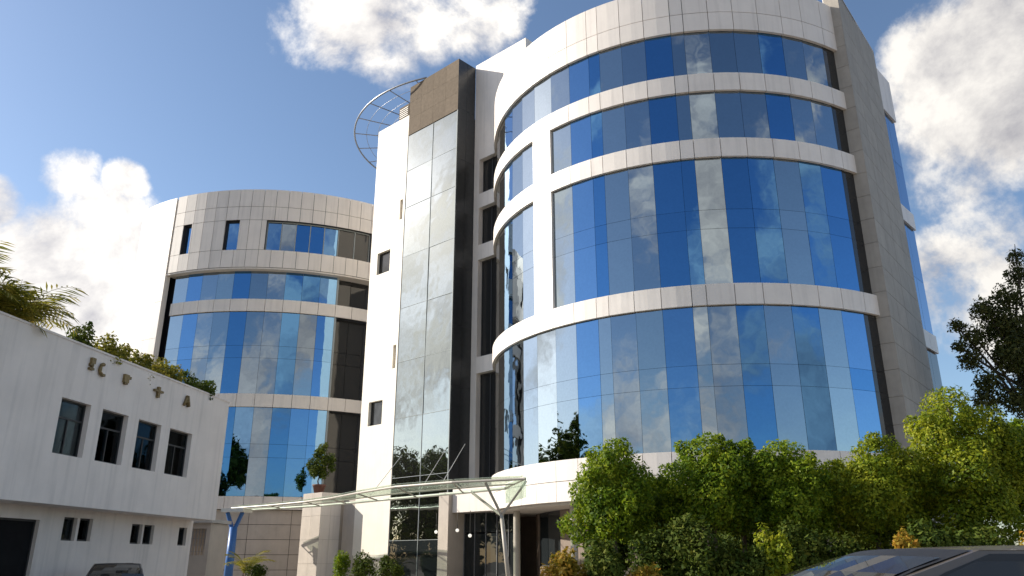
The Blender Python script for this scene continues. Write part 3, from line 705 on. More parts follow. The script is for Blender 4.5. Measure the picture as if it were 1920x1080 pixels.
# lower floor, set back
Fg = plane_frame(P0 - dl * LEN + Vector((-1.0, .15)), dl)
LL = LEN + .2
lo = [(U(9.9), U(8.13), .02, 2.66), (U(7.12), U(6.52), 2.12, 2.80), (U(6.40), U(5.78), 2.12, 2.80), (U(3.7), U(3.08), 2.1, 2.75), (U(2.98), U(2.36), 2.1, 2.75), (U(.74), U(.18), 2.1, 2.75)]
b = wall_openings(Fg, [], 0, LL, 0, 3.03, lo, .25); b.build('lower_wall', 'white_paint', low)
b = MB(); b.frame_box(Fg, LL - .25, LL - .001, 0, 3.02, -9, -.25); b.frame_box(Fg, 0, LL - .25, 0, 3.02, -9, -8.8); b.build('lower_side_wall', 'white_paint', low)
b = MB(); b.frame_box(Fg, .2, LL - .3, 0, 3.0, -2.2, -2.0); b.build('room_wall', 'interior_dark', low)  # room shade painted in as near-black
for k, o in enumerate(lo):
    u0, u1, z0, z1 = o; s = .05; f = MB()
    f.frame_box(Fg, u0, u1, z1 - s, z1, -.2, -.12); f.frame_box(Fg, u0, u0 + s, z0, z1 - s, -.2, -.12); f.frame_box(Fg, u1 - s, u1, z0, z1 - s, -.2, -.12)
    if k: f.frame_box(Fg, u0 + s, u1 - s, z0, z0 + s, -.2, -.12)
    wn = f.build('window' if k else 'door', 'window_frame', low)
    g = MB(); g.frame_box(Fg, u0 + s, u1 - s, z0 + (s if k else 0), z1 - s, -.17, -.15); g.build('pane' if k else 'door_leaf', 'window_glass' if k else 'interior_dark', wn)
b = MB(); b.frame_box(Fo, -.02, LEN + .03, 7.6, 7.66, -.34, .03); b.build('coping', 'white_paint', low)

# dark metal shapes fixed to the wall above the windows, seen one after the other from the street end
def ornament(s, z, shape, label):
    t = thing('wall_ornament', Fo(U(s), .03, z), label, 'ornament', None)
    c = U(s); K = .62; q = lambda a, e, d, h: (c + a * K, c + e * K, z + d * K, z + h * K)
    def bar(name, a, e, d, h):
        b = MB(); b.frame_box(Fo, *q(a, e, d, h), .004, .09); b.build(name, 'ornament_metal', t)
    def rod(name, pts, r=.045):
        b = MB(); b.sm = True; b.tube([Fo(c + p[0] * K, .06, z + p[1] * K) for p in pts], r, 7); b.build(name, 'ornament_metal', t)
    if shape == 'figure':
        bar('upper_block', -.13, .15, .02, .30); bar('middle_bar', -.18, .05, -.10, .01); bar('lower_bar', -.20, .12, -.30, -.20); bar('stem', -.05, .04, -.20, -.10)
    if shape == 'crescent':
        rod('crescent', [(.24 * math.sin(a) * .75 , .26 * math.cos(a)) for a in [R(20 - 22 * i) for i in range(10)]], .055); bar('foot', .02, .22, -.32, -.20)
    if shape == 'block':
        bar('plate', -.20, .18, -.20, .22); bar('arm', .18, .34, .02, .16); bar('bracket', -.12, .1, -.30, -.2)
    if shape == 'cross':
        bar('stem', -.09, .10, -.34, .26); bar('arm', -.42, -.09, -.03, .08); bar('arm', .10, .42, -.03, .08)
    if shape == 'peak':
        rod('leg', [(-.24, -.30), (0, .30)], .05); rod('leg', [(.24, -.30), (0, .30)], .07); rod('rung', [(-.13, -.05), (.13, -.05)], .04)
ornament(8.50, 7.16, 'figure', 'dark stacked metal ornament nearest the street on the white upper wall')
ornament(8.02, 7.10, 'crescent', 'dark crescent-shaped metal ornament on the white upper wall')
ornament(6.80, 7.08, 'block', 'dark square metal ornament with side arm on the white upper wall')
ornament(4.97, 7.04, 'cross', 'dark cross-shaped metal ornament on the white upper wall')
ornament(3.17, 7.06, 'peak', 'dark pointed A-shaped metal ornament near the far corner of the white upper wall')

# small cabin with a grille past the low building
an = thing('annex', (-14.6, 37.5, 0), 'small stone annex with a barred window behind the low white building', 'building')
Fa = plane_frame((-15.75, 37.6), (1, -.15))
b = wall_openings(Fa, [], 0, 2.1, 0, 3.2, [(1.0, 1.9, 1.8, 2.95)], .2); b.build('wall', 'podium_stone', an)
b = MB(); b.frame_box(Fa, 0, 2.09, 0, 3.18, -1.6, -1.4); b.frame_box(Fa, 1.9, 2.09, 0, 3.18, -1.4, -.2); b.build('rear_wall', 'podium_stone', an)
b = MB(); b.frame_box(Fa, -.1, 2.2, 3.2, 3.35, -1.7, .15); b.build('roof', 'concrete', an)
b = MB()
for i in range(6): b.frame_box(Fa, 1.05 + i * .15, 1.075 + i * .15, 1.8, 2.95, -.12, -.09)
for i in range(4): b.frame_box(Fa, 1.0, 1.9, 1.95 + i * .28, 1.97 + i * .28, -.09, -.07)
b.build('grille', 'steel_grey', an)

# ------------------------------------------------------------------ plants
def leaf_mesh(name, lobes, n, size, seed, up=.35, droop=.0, shell=.55, aspect=.5, flat=1.0):
    """n single leaves spread through the lobes (centre, radii), thickest near their outside"""
    g = np.random.default_rng(seed)
    vol = np.array([l[1][0] * l[1][1] * l[1][2] for l in lobes]) ** .67; vol /= vol.sum()
    ids = g.choice(len(lobes), n, p=vol)
    c = np.array([l[0] for l in lobes], float)[ids]; r = np.array([l[1] for l in lobes], float)[ids]
    d = g.normal(size=(n, 3)); d /= np.linalg.norm(d, axis=1)[:, None]
    rad = shell + (1 - shell) * g.random(n) ** .6
    # tufts: clumps of leaves stand out of the outline
    tuft = g.normal(size=(34, 3)); tuft /= np.linalg.norm(tuft, axis=1)[:, None]
    near = (d @ tuft.T).max(1)
    rad *= .76 + .34 * np.clip((near - .86) / .14, 0, 1) + g.normal(0, .03, n)
    p = c + d * r * rad[:, None]
    nrm = d * .75 + g.normal(0, .55, (n, 3)) + np.array([0, 0, up]); nrm /= np.linalg.norm(nrm, axis=1)[:, None]
    ax = np.cross(nrm, g.normal(size=(n, 3))); ax /= np.linalg.norm(ax, axis=1)[:, None]
    ax[:, 2] -= droop; ax /= np.linalg.norm(ax, axis=1)[:, None]
    sd = np.cross(nrm, ax); sd /= np.linalg.norm(sd, axis=1)[:, None]
    s = size * (.45 + 1.1 * g.random(n) ** 1.5)[:, None]
    v = np.stack([p - ax * s * .5, p + sd * s * aspect * .5 - nrm * s * .06, p + ax * s * .5, p - sd * s * aspect * .5 - nrm * s * .06], 1).reshape(-1, 3)
    me = bpy.data.meshes.new(name)
    me.vertices.add(4 * n); me.vertices.foreach_set('co', v.ravel())
    me.loops.add(4 * n); me.loops.foreach_set('vertex_index', np.arange(4 * n, dtype=np.int32))
    me.polygons.add(n); me.polygons.foreach_set('loop_start', np.arange(0, 4 * n, 4, dtype=np.int32))
    me.polygons.foreach_set('loop_total', np.full(n, 4, dtype=np.int32))
    me.update(calc_edges=True); me.validate()
    return me

def lobes_for(rx, ry, rz, z, n, seed):
    g = random.Random(seed); L_ = [((0, 0, z), (rx * .72, ry * .72, rz * .75))]
    for i in range(n):
        a = g.uniform(0, 2 * math.pi); e = g.uniform(-.55, 1.0)
        k = math.cos(e) * .62
        s = g.uniform(.30, .50)
        L_.append(((rx * k * math.cos(a), ry * k * math.sin(a), z + rz * .62 * math.sin(e)), (rx * s, ry * s, rz * s)))
    return L_

def tree(name, loc, label, cat, lobes, n, size, leaf, trunk_r, seed, bark='bark', group=None, up=.35, droop=.25, stems=1, aspect=.5, branches=6, spread=.25, shell=.55):
    t = thing(name, loc, label, cat, group)
    if name == 'bushy_tree' and loc[0] < 10: lobes = [((l[0][0], l[0][1], l[0][2] * 1.05), l[1]) for l in lobes]
    if name == 'bushy_tree':      # young shoots and side tufts break the outline
        gg = random.Random(seed + 5); extra = []
        for i in range(26):
            l = gg.choice(lobes[1:]); a = gg.uniform(0, 6.28); e = gg.uniform(-.6, 1.3); q = gg.uniform(.12, .26); k = gg.uniform(.85, 1.08)
            extra.append(((l[0][0] + l[1][0] * k * math.cos(a) * math.cos(e), l[0][1] + l[1][1] * k * math.sin(a) * math.cos(e), l[0][2] + l[1][2] * k * math.sin(e)), (q, q, q * gg.uniform(.7, 1.5))))
        lobes = lobes + extra
    o = link('crown', leaf_mesh('crown', lobes, n, size, seed, up, droop, shell, aspect), leaf, t, local=True)
    g = random.Random(seed + 1); b = MB(); b.sm = True
    zc = lobes[0][0][2]
    for k in range(stems):
        a = 2 * math.pi * k / stems + g.random(); sx, sy = (math.cos(a) * spread, math.sin(a) * spread) if stems > 1 else (0, 0)
        top = (lobes[0][0][0] + sx * 1.5, lobes[0][0][1] + sy * 1.5, zc)
        pts = [(sx, sy, -.05)] + [(sx + (top[0] - sx) * q + g.gauss(0, .04), sy + (top[1] - sy) * q + g.gauss(0, .04), top[2] * q) for q in (.25, .5, .75, 1)]
        b.tube(pts, trunk_r, 8, r1=trunk_r * .45)
    b.build('trunk', bark, t, local=True)
    b = MB(); b.sm = True
    for i in range(branches):
        l = lobes[1 + i % (len(lobes) - 1)]; s = Vector((lobes[0][0][0], lobes[0][0][1], zc * g.uniform(.6, .95))); e = Vector(l[0])
        m = (s + e) / 2 + Vector((g.gauss(0, .1), g.gauss(0, .1), .1)); out = e + (e - s) * .08
        b.tube([s, m, e, out], trunk_r * .45, 6, r1=trunk_r * .08)
    if branches: b.build('branches', bark, t, local=True)
    return t

G1 = 'bushy trees in the planting bed before the tower'
tree('bushy_tree', (2.5, 20.0, .09), 'bushy green tree at the left end of the row before the tower', 'tree', [((0, 0, 2.9), (.95, .95, 1.05))] + [((a, b_, c), (r_, r_, r_)) for a, b_, c, r_ in [(.0, 0, 3.55, .62), (-.5, -.3, 2.8, .6), (.45, -.2, 3.0, .62), (-.15, -.6, 2.4, .65), (.55, .2, 2.3, .6), (-.75, 0, 2.15, .5), (.1, .5, 3.0, .7)]], 30000, .09, 'leaf_green', .09, 11, group=G1)
tree('bushy_tree', (5.0, 20.4, .09), 'broad green tree right of the small left-end tree before the tower', 'tree', [((0, 0, 2.9), (1.1, 1.0, 1.1))] + [((a, b_, c), (r_, r_, r_)) for a, b_, c, r_ in [(-.1, 0, 3.75, .68), (-.75, -.3, 3.2, .62), (.65, -.2, 3.45, .62), (-.2, -.7, 2.7, .7), (.7, .1, 2.5, .7), (-.9, 0, 2.4, .55), (.3, -.6, 3.3, .6)]], 36000, .09, 'leaf_green', .10, 12, group=G1)
tree('bushy_tree', (6.95, 20.2, .09), 'green tree in the middle of the row before the tower', 'tree', [((0, 0, 2.7), (1.0, 1.0, 1.15))] + [((a, b_, c), (r_, r_, r_)) for a, b_, c, r_ in [(-.1, 0, 3.6, .62), (-.55, -.3, 3.2, .6), (.55, -.2, 2.9, .6), (-.2, -.7, 2.5, .6), (.6, .1, 2.3, .6), (.2, -.55, 3.2, .55)]], 30000, .09, 'leaf_green', .09, 13, group=G1)
tree('bushy_tree', (9.0, 20.4, .09), 'low yellow-green tree before the foot of the stone fin', 'tree', [((0, 0, 2.75), (1.15, 1.0, 1.1))] + [((a, b_, c), (r_, r_, r_)) for a, b_, c, r_ in [(.35, 0, 3.75, .62), (-.7, -.3, 3.0, .62), (.75, -.2, 3.2, .7), (-.2, -.7, 2.7, .7), (.6, .1, 2.3, .7), (-.9, 0, 2.4, .55), (0, -.5, 3.3, .55)]], 36000, .09, 'leaf_yellowgreen', .10, 14, group=G1)
tree('bushy_tree', (11.55, 20.6, .09), 'tallest yellow-green tree at the right end of the row before the tower', 'tree', [((0, 0, 3.6), (1.3, 1.2, 1.5))] + [((a, b_, c), (r_, r_, r_)) for a, b_, c, r_ in [(-.05, 0, 5.1, .72), (-.7, -.3, 4.4, .66), (.7, -.2, 4.6, .7), (-.3, -.7, 3.6, .8), (.8, .1, 3.5, .8), (-1.0, 0, 3.2, .65), (.2, -.6, 2.5, .8), (1.3, -.2, 4.0, .75), (-.6, -.5, 2.4, .7)]], 46000, .095, 'leaf_yellowgreen', .13, 15, group=G1)
tree('bushy_tree', (14.0, 21.5, .09), 'green tree cut by the right edge of the picture', 'tree', lobes_for(1.5, 1.4, 1.7, 3.4, 9, 5), 16000, .14, 'leaf_green', .12, 16, group=G1)

for i, (x, y, zt, rr, lab, lf) in enumerate([(3.75, 21.4, 3.55, .95, 'low green tree filling the gap beside the left end tree', 'leaf_green'), (6.0, 21.5, 4.1, 1.0, 'green tree standing behind between the broad and middle trees', 'leaf_green'),
        (8.0, 21.6, 3.9, 1.1, 'green tree standing behind between the middle and low yellow-green trees', 'leaf_yellowgreen'), (10.3, 21.6, 4.25, 1.1, 'green tree standing behind and left of the tallest yellow-green tree', 'leaf_yellowgreen')]):
    tree('bushy_tree', (x, y, .09), lab, 'tree', lobes_for(rr, rr, 1.25, zt - 1.15, 8, 120 + i), 22000, .09, lf, .08, 130 + i, group=G1)

# taller dark tree behind the row, at the right edge
lob = [((0, 0, 11.6), (1.2, 1.2, 1.3))] + [((a, b_, c), (r_, r_, r_ * .8)) for a, b_, c, r_ in [(-1.7, 0, 11.4, .9), (-1.2, -.3, 12.7, .8), (.2, 0, 13.4, .9), (1.0, 0, 14.6, .8), (-2.0, .2, 10.4, .7), (-.5, -.5, 10.4, 1.1), (.9, .2, 11.6, 1.2), (1.9, 0, 13.0, 1.0), (-1.5, 0, 9.3, .8), (.6, 0, 9.4, 1.1), (-2.5, 0, 12.0, .45), (.9, -.2, 15.4, .5), (-2.6, 0, 11.0, .4), (-.4, 0, 12.2, 1.0), (1.7, 0, 10.3, 1.1), (-1.7, 0, 8.5, .8), (-.6, -.2, 8.4, .9), (.5, 0, 8.2, 1.0), (1.6, 0, 8.4, 1.1), (.2, .3, 10.6, 1.2)]]
tree('tall_tree', (23.4, 35.5, 0), 'tall sparse dark-leaved tree rising behind the row at the right edge', 'tree', lob, 26000, .17, 'leaf_dark', .16, 21, bark='bark_dark', up=.2, branches=15, shell=.2, aspect=.45)

# undergrowth in the bed
SH = 'shrubs under the row of trees'
def shrub(x, y, r_, h, label, leaf, seed, n=3500, size=.11, name='shrub', grp=SH, z=.09):
    return tree(name, (x, y, z), label, 'shrub', lobes_for(r_, r_, h * .55, h * .5, 7, seed), n, size, leaf, .03, seed, group=grp, stems=3, branches=4, spread=.12)
shrub(1.20, 18.6, .62, 1.9, 'yellow and orange leaved shrub at the left end of the planting bed', 'leaf_croton', 31, 4200)
shrub(2.0, 18.2, .5, 1.9, 'dark green shrub just right of the orange shrub at the bed end', 'leaf_shrub', 32)
shrub(2.95, 18.0, .5, 1.5, 'low orange-tinted shrub below the left end tree', 'leaf_croton', 33)
shrub(3.35, 18.7, .75, 2.4, 'dark rounded shrub between the left end tree and its neighbour', 'leaf_shrub', 34, 5000)
shrub(4.2, 18.4, .75, 2.6, 'dark green shrub under the broad green tree', 'leaf_shrub', 35, 5000)
shrub(5.0, 18.0, .6, 1.8, 'dark shrub low in front of the broad green tree', 'leaf_shrub', 36)
shrub(5.75, 18.1, .5, 2.15, 'yellow-green shrub in front of the middle of the row', 'leaf_yellowgreen', 37)
shrub(6.5, 18.4, .7, 2.4, 'dark green shrub before the middle tree of the row', 'leaf_shrub', 38, 5000)
shrub(7.4, 18.3, .75, 2.2, 'dark bush right of the middle tree of the row', 'leaf_shrub', 39, 5000)
shrub(8.55, 17.7, .55, 2.1, 'small orange shrub above the roof edge of the beige car', 'leaf_croton', 40)
shrub(9.4, 18.4, .8, 2.6, 'dark green shrub before the low yellow-green tree', 'leaf_shrub', 41, 5200)
shrub(10.5, 18.2, .75, 2.4, 'dark reddish-green bush under the tallest yellow-green tree', 'leaf_shrub', 42, 5000)
shrub(11.35, 17.5, .62, 2.25, 'yellow-orange shrub at the right edge above the beige car', 'leaf_croton', 43, 4200)
shrub(12.6, 18.4, .9, 2.4, 'dark bush in the bed corner at the right edge', 'leaf_shrub', 44, 5000)

for i, (x, r_, lab) in enumerate([(2.6, .9, 'dark bush behind the left end tree of the row'), (4.4, 1.0, 'dark bush behind the broad green tree'), (6.2, 1.0, 'dark bush behind the middle of the row'), (8.0, 1.0, 'dark bush behind the gap left of the low yellow-green tree'), (9.9, 1.0, 'dark bush behind the low yellow-green tree'), (11.8, 1.0, 'dark bush behind the tallest yellow-green tree'), (13.6, 1.1, 'dark bush behind the right edge tree')]):
    shrub(x, 23.2, r_, 2.7, lab, 'leaf_shrub', 150 + i, 5000, .14)

# arching palms
def palm(loc, label, seed, nf, length, leaf='leaf_palm', name='areca_palm', grp=None, stemh=.5, lift=1.18, cat='palm'):
    t = thing(name, loc, label, cat, grp); g = random.Random(seed)
    b = MB(); b.sm = True
    for k in range(4):
        a = g.uniform(0, 6.28); b.tube([(.1 * math.cos(a), .1 * math.sin(a), -.05), (.16 * math.cos(a), .16 * math.sin(a), stemh)], .04, 6, r1=.03)
    b.build('stem', 'bark', t, local=True)
    for k in range(nf):
        b = MB(); a = 6.28 * k / nf + g.uniform(-.3, .3); L_ = length * g.uniform(.7, 1.15); e0 = g.uniform(.75, 1.35) * lift
        pts = []; p = Vector((.1 * math.cos(a), .1 * math.sin(a), stemh * .9)); e = e0
        for i in range(9):
            pts.append(p.copy()); p = p + Vector((math.cos(a) * math.cos(e), math.sin(a) * math.cos(e), math.sin(e))) * L_ / 8; e -= g.uniform(.15, .27)
        b.tube(pts, .014, 4, r1=.004, cap=False)
        side = Vector((-math.sin(a), math.cos(a), 0))
        for i in range(1, 9):
            for h in (0, .5):
                q = pts[i - 1].lerp(pts[i], h); d = (pts[i] - pts[i - 1]).normalized(); s = L_ * .30 * math.sin(math.pi * (i + h) / 9.8) + .06
                for sg in (-1, 1):
                    tip = q + side * sg * s * .8 + d * s * .62 + Vector((0, 0, -.22 * s + g.gauss(0, .03)))
                    mid = q.lerp(tip, .45) + Vector((0, 0, .05 * s)); w = d * .034
                    b.face([q, mid - w, tip, mid + w])
        b.build('frond', leaf, t, local=True)
    return t
RP = 'arching palms in the roof garden'
def roofpt(s, back, z=6.95): return Fo(U(s), -back, z)
palm(roofpt(13.2, .9), 'big palm at the left picture edge on the low building roof', 51, 30, 2.3, grp=RP, stemh=.7)
palm(roofpt(12.0, 1.2), 'dense dark palm second from the left picture edge on the low roof', 52, 30, 1.9, grp=RP)
palm(roofpt(10.75, 1.0), 'large spreading palm with the rightmost long fronds on the low roof', 53, 30, 2.2, grp=RP, stemh=.75)
palm(roofpt(11.5, .8), 'low bushy palm between the large roof palms', 54, 26, 1.5, grp=RP)
def roofshrub(s, back, r_, h, label, seed, leaf='leaf_palm'):
    x, y, z = roofpt(s, back); return shrub(x, y, r_, h, label, leaf, seed, 1800, .13, 'roof_shrub', 'shrubs along the low roof edge', z)
roofshrub(8.3, .6, .5, 1.75, 'round shrub above the stacked ornament on the low roof edge', 61, 'leaf_shrub')
roofshrub(7.3, .6, .7, 1.6, 'yellowish shrub just before the square ornament on the low roof edge', 62)
roofshrub(6.4, .7, .55, 1.45, 'low yellow shrub above the square ornament on the low roof edge', 63)
roofshrub(5.4, .6, .65, 1.5, 'olive shrub above the cross ornament on the low roof edge', 64)
roofshrub(4.0, .6, .8, 1.65, 'wide yellow-green shrub near the far end of the low roof edge', 65)
roofshrub(2.9, .6, .75, 1.6, 'dark olive shrub last but one on the low roof edge', 66, 'leaf_shrub')
roofshrub(1.6, .5, .65, 1.4, 'small shrub at the far corner of the low roof edge', 67, 'leaf_shrub')

# potted clipped tree on the portal block
px, py = (qN - tC * 1.75 - nC * .9)
pt = thing('plant_pot', (px, py, 5.7), 'dark terracotta pot on top of the cream portal block', 'pot')
b = MB(); b.sm = True; b.lathe([(.28, 0), (.40, .5), (.44, .52), (.44, .62), (.38, .62), (.36, .5)], (0, 0, 0), 18); b.build('pot_body', 'terracotta', pt, local=True)
tree('potted_tree', (px, py, 6.15), 'small round dark tree growing from the pot on the portal block', 'tree', [((0, 0, 1.55), (.6, .6, .9))] + [((a, b_, c), (q_, q_, q_ * 1.2)) for a, b_, c, q_ in ((-.62, 0, 1.45, .42), (.6, .1, 1.85, .38), (.05, -.3, 2.4, .36), (.2, 0, .85, .36), (-.35, -.3, 1.0, .4), (-.3, 0, 2.1, .34), (.75, 0, 1.3, .3), (.25, 0, 2.75, .2))], 4200, .15, 'leaf_shrub', .05, 71, bark='bark_dark', branches=5, shell=.25)

# planting at the foot of the stair core
shrub(-9.6, 46.6, .55, 2.3, 'green shrub in the gap between portal block and stair wall', 'leaf_green', 72, 2600, .12, grp='shrubs at the entrance', z=.01)
shrub(-8.0, 46.0, .9, 2.1, 'dark shrub under the cream stair wall', 'leaf_shrub', 73, 3000, .13, grp='shrubs at the entrance', z=.01)
shrub(-6.6, 45.2, .8, 1.9, 'dark low shrub before the glass strip', 'leaf_shrub', 74, 2600, .13, grp='shrubs at the entrance', z=.01)
palm((-15.6, 49.0, 0), 'slender young palm before the stone wall behind the blue post', 75, 11, 1.9, leaf='leaf_palm', grp='shrubs at the entrance', stemh=1.0)
shrub(-14.7, 48.5, .7, 1.5, 'dark low shrub right of the young palm by the blue post', 'leaf_shrub', 76, 1800, .13, grp='shrubs at the entrance', z=.01)

# trees across the forecourt, seen mirrored in the glass
MT = 'trees seen mirrored in the glass'
for i, (x, y, h, r_, lab) in enumerate([(-40, 46, 12.5, 4.2, 'tall dark tree mirrored at the foot of the glass strip'), (-46, 40, 14, 5, 'largest dark tree mirrored in the glass strip'), (-37.5, 35.0, 16, 5.2, 'smaller tree mirrored left of the large one in the glass'),
                                       (-27.5, 29.5, 14.5, 4.0, 'dark tree mirrored at the left edge of the rear tower glass'), (9, -26, 11, 4.5, 'tree behind the street mirrored low in the round tower'), (24, -20, 13, 5, 'large tree mirrored at the right side of the round tower')]):
    tree('street_tree', (x, y, 0), lab, 'tree', lobes_for(r_, r_, r_ * .95, h - r_ * .9, 9, 80 + i), 5000, .5, 'leaf_shrub', .3, 80 + i, bark='bark_dark', group=MT, up=.3)

for i, (x, y) in enumerate([(-35, 50), (-34.5, 45.5), (-34, 41), (-33.5, 36.5), (-33, 32)]):
    shrub(x, y, 3.4, [12.5, 11.5, 13.5, 12.0, 13.0][i], ['hedge bush mirrored farthest along in the glass strip', 'second hedge bush mirrored in the glass strip', 'middle hedge bush mirrored in the glass strip', 'fourth hedge bush mirrored in the glass strip', 'hedge bush mirrored nearest the street in the glass strip'][i], 'leaf_shrub', 90 + i, 6000, .5, 'hedge_bush', 'hedge bushes seen mirrored in the glass', 0)

# ------------------------------------------------------------------ entrance lamps
for (u, w, z, lab) in [(1.35, 3.6, 3.0, 'round white lamp left over the entrance doors'), (2.75, 3.4, 3.05, 'round white lamp right over the entrance doors'), (4.2, 3.9, 2.75, 'round white lamp on the brown wall right of the raking column')]:
    x, y, z = Fd(u, w, z); t = thing('globe_lamp', (x, y, z), lab, 'lamp', 'round entrance lamps')
    b = MB(); b.sm = True; b.lathe([(.015, -.085), (.055, -.07), (.085, -.03), (.085, .03), (.055, .07), (.02, .085)], (0, 0, 0), 14); b.build('globe', 'lamp_lit', t, local=True)
    b = MB(); b.tube([(0, 0, .11), (0, 0, 3.95 - z)], .018, 6); b.build('stem', 'steel_dark', t, local=True)

# ------------------------------------------------------------------ cars
def car(name, loc, rz, label, paint, H=1.62, Lh=2.2, Wh=.88):
    """nose along +x; every panel follows one section that narrows towards the roof"""
    t = thing(name, loc, label, 'car', None, rz)
    s = H / 1.62
    def add(nm, b, m, par=None): 
        o = link(nm, b.mesh(nm), m, par or t, local=True); return o
    # lower body: sections along x (x, half width, z low, z belt)
    sec = [(-Lh, .62, .48, .86), (-Lh + .06, .76, .34, .98), (-Lh + .35, Wh - .02, .26, 1.03), (-1.2, Wh, .24, 1.02), (0, Wh, .24, .99), (.9, Wh, .25, .96), (1.3, Wh - .01, .26, .93), (1.75, Wh - .05, .28, .84), (Lh - .12, .72, .34, .72), (Lh, .58, .42, .62)]
    b = MB(); b.sm = True; n = 14
    prof = [(0, 0), (.75, 0), (.95, .06), (1, .25), (1.0, .55), (.985, .8), (.95, .95), (.85, 1.0), (0, 1.04)]
    ring = prof + [(-a, c) for a, c in prof[-2:0:-1]]
    for (x, hw, z0, z1) in sec:
        for (a, c) in ring: b.v.append((x, a * hw, (z0 + (z1 - z0) * c) * s))
    m_ = len(ring)
    for i in range(len(sec) - 1):
        for j in range(m_):
            j2 = (j + 1) % m_; b.f.append((i * m_ + j, (i + 1) * m_ + j, (i + 1) * m_ + j2, i * m_ + j2))
    b.f.append(tuple(range(m_))); b.f.append(tuple((len(sec) - 1) * m_ + j for j in range(m_ - 1, -1, -1)))
    body = add('body', b, paint)
    # greenhouse: G(x, v) surface point; v 0 belt .. 1 roof edge; side of the cabin
    zb, zr = .97, 1.575
    side = [(1.22, 0), (.36, 1), (-1.55, 1), (-2.0, 0)]          # screen foot, screen head, rear head, rear foot
    def hw(v): return (.80 - .17 * v - .03 * v * v)
    def xf(v): return 1.34 - .70 * v - .62 * v ** 3.2
    def xr(v): return -2.02 + .42 * v ** 1.3
    def zz_(v, x): return (zb + (zr - zb) * v) * s + (0.02 * v * s)
    def S(x, v, sg, o=0): return (x, sg * (hw(v) + o), zz_(v, x))
    V_ = [0, .25, .5, .75, .97]
    b = MB(); b.sm = True
    for sg in (-1, 1):
        for i in range(len(V_) - 1):
            v0, v1 = V_[i], V_[i + 1]
            for k in range(10):
                f0, f1 = k / 10, (k + 1) / 10
                q = [S(xr(v) + (xf(v) - xr(v)) * f, v, sg) for v, f in ((v0, f0), (v0, f1), (v1, f1), (v1, f0))]
                b.face(q if sg < 0 else q[::-1])
    for end, xx in ((1, xf), (-1, xr)):
        for i in range(len(V_) - 1):
            v0, v1 = V_[i], V_[i + 1]
            for k in range(8):
                def Q(v, f): y = -1 + 2 * f; return (xx(v) + end * .10 * (1 - y * y), y * hw(v), zz_(v, 0) + .015 * (1 - y * y))
                q = [Q(v0, k / 8), Q(v0, (k + 1) / 8), Q(v1, (k + 1) / 8), Q(v1, k / 8)]
                b.face(q if end > 0 else q[::-1])
    cabin = add('cabin', b, paint)
    # roof shell
    b = MB(); b.sm = True; nx, ny = 16, 10
    def RF(f, y):
        e = .97; x0, x1 = xr(e) - .0, xf(e) + .0
        hx = 1 - (2 * f - 1) ** 4; hy = 1 - y ** 4
        x = x0 + (x1 - x0) * f + (.10 * (1 - y * y)) * (1 if f > .5 else -1) * abs(2 * f - 1) ** 6
        return (x, y * (hw(e) + .004), zz_(e, 0) + (.034 * min(hx, 1) ** .6 * hy ** .7) * s)
    for i in range(nx + 1):
        for j in range(ny + 1): b.v.append(RF(i / nx, -1 + 2 * j / ny))
    for i in range(nx):
        for j in range(ny):
            a = i * (ny + 1) + j; b.f.append((a, a + ny + 1, a + ny + 2, a + 1))
    add('roof', b, paint)
    # glass with black seals round it
    def side_glass(f0, f1, sg, o, v0, v1, nm, m, par=None):
        b = MB(); b.sm = True
        for i in range(6):
            va, vb = v0 + (v1 - v0) * i / 6, v0 + (v1 - v0) * (i + 1) / 6
            for k in range(6):
                g0, g1 = f0 + (f1 - f0) * k / 6, f0 + (f1 - f0) * (k + 1) / 6
                q = [S(xr(v) + (xf(v) - xr(v)) * g, v, sg, o) for v, g in ((va, g0), (va, g1), (vb, g1), (vb, g0))]
                b.face(q if sg < 0 else q[::-1])
        return add(nm, b, m, par)
    for sg in (-1, 1):
        for (f0, f1) in ((.10, .31), (.34, .60), (.63, .925)):
            fr = side_glass(f0 - .008, f1 + .008, sg, .003, .05, .94, 'window_seal', 'plastic_black')
            side_glass(f0 + .006, f1 - .006, sg, .007, .10, .88, 'side_window', 'car_glass', fr)
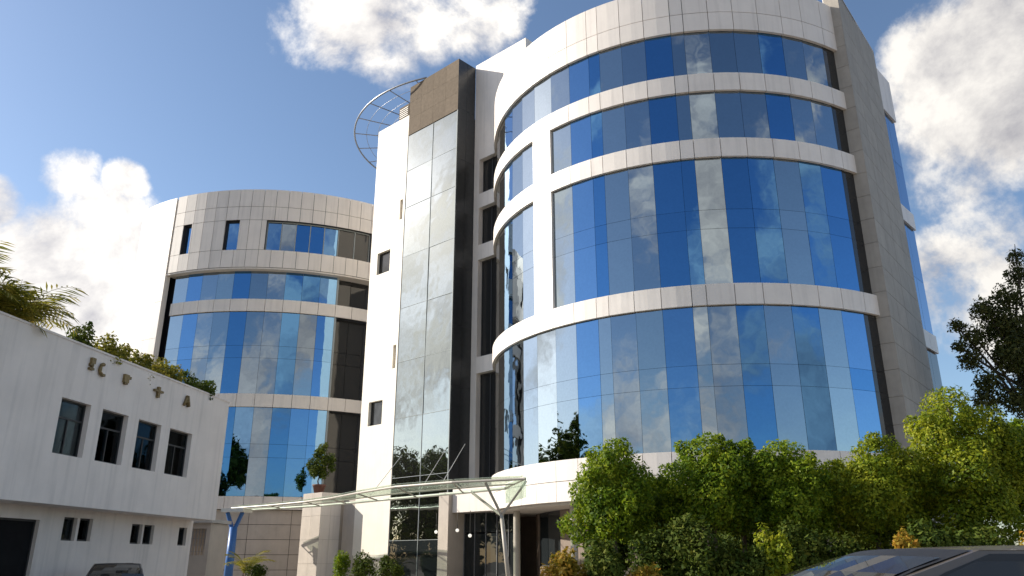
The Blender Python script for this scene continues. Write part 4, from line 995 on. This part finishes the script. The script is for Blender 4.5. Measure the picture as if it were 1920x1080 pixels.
    for end, xx, nm in ((1, xf, 'windscreen'), (-1, xr, 'rear_window')):
        for (yy, v0, v1, o, nn, m) in ((.95, .04, .965, .004, 'screen_seal', 'plastic_black'), (.90, .10, .90, .009, nm, 'car_glass')):
            b = MB(); b.sm = True
            for i in range(6):
                for k in range(8):
                    def Q(v, f): y = yy * (-1 + 2 * f); return (xx(v) + end * (.10 * (1 - y * y) + o * 1.2), y * hw(v), zz_(v, 0) + .015 * (1 - y * y) + o * .6)
                    va, vb = v0 + (v1 - v0) * i / 6, v0 + (v1 - v0) * (i + 1) / 6
                    q = [Q(va, k / 8), Q(va, (k + 1) / 8), Q(vb, (k + 1) / 8), Q(vb, k / 8)]
                    b.face(q if end > 0 else q[::-1])
            add(nn, b, m)
    for sg in (-1, 1):
        b = MB(); b.sm = True
        b.tube([(.98, sg * .80, 1.02 * s), (.98, sg * .92, 1.06 * s)], .03, 6); b.tube([(.96, sg * .88, 1.07 * s), (.96, sg * 1.02, 1.07 * s)], [.075, .085], 10); add('wing_mirror', b, paint)
        b = MB(); b.sm = True; b.lathe([(.02, -.05), (.15, -.03), (.16, .03), (.04, .06)], (0, 0, 0), 14)
        o = add('headlight', b, 'headlight'); o.matrix_basis = Matrix.Translation((1.98, sg * .58, .66 * s)) @ Matrix.Rotation(R(75), 4, 'Y')
        b = MB(); b.box(-Lh - .02, -Lh + .12, sg * .66 - .12, sg * .66 + .12, .72 * s, .92 * s); add('tail_light', b, 'tail_red')
        for hx in (.25, -.75):
            b = MB(); b.box(hx - .1, hx + .1, sg * (Wh + .005) - .012, sg * (Wh + .005) + .012, .86 * s, .89 * s); add('door_handle', b, paint)
        for x in (1.35, -1.38):
            b = MB(); b.sm = True; b.lathe([(.20, -.10), (.30, -.105), (.325, -.07), (.325, .07), (.30, .105), (.20, .10)], (0, 0, 0), 26)
            w = add('wheel', b, 'rubber'); w.matrix_basis = Matrix.Translation((x, sg * (Wh - .12), .325)) @ Matrix.Rotation(R(90), 4, 'X')
            b = MB(); b.lathe([(.04, -.09), (.19, -.085), (.205, -.095), (.205, .095), (.19, .085), (.04, .09)], (0, 0, 0), 18); add('rim', b, 'chrome', w)
    b = MB(); b.box(Lh - .1, Lh + .03, -.45, .45, .40 * s, .56 * s); add('grille', b, 'plastic_black')
    return t
car('parked_car', (2.47, 4.95, .004), R(187), 'beige car close by at the lower right, only roof and windows in view', 'car_beige', 1.60)
car('parked_car', (-11.35, 24.0, .004), R(-66), 'black car by the white low building, only its roof in view', 'car_black', 1.50)
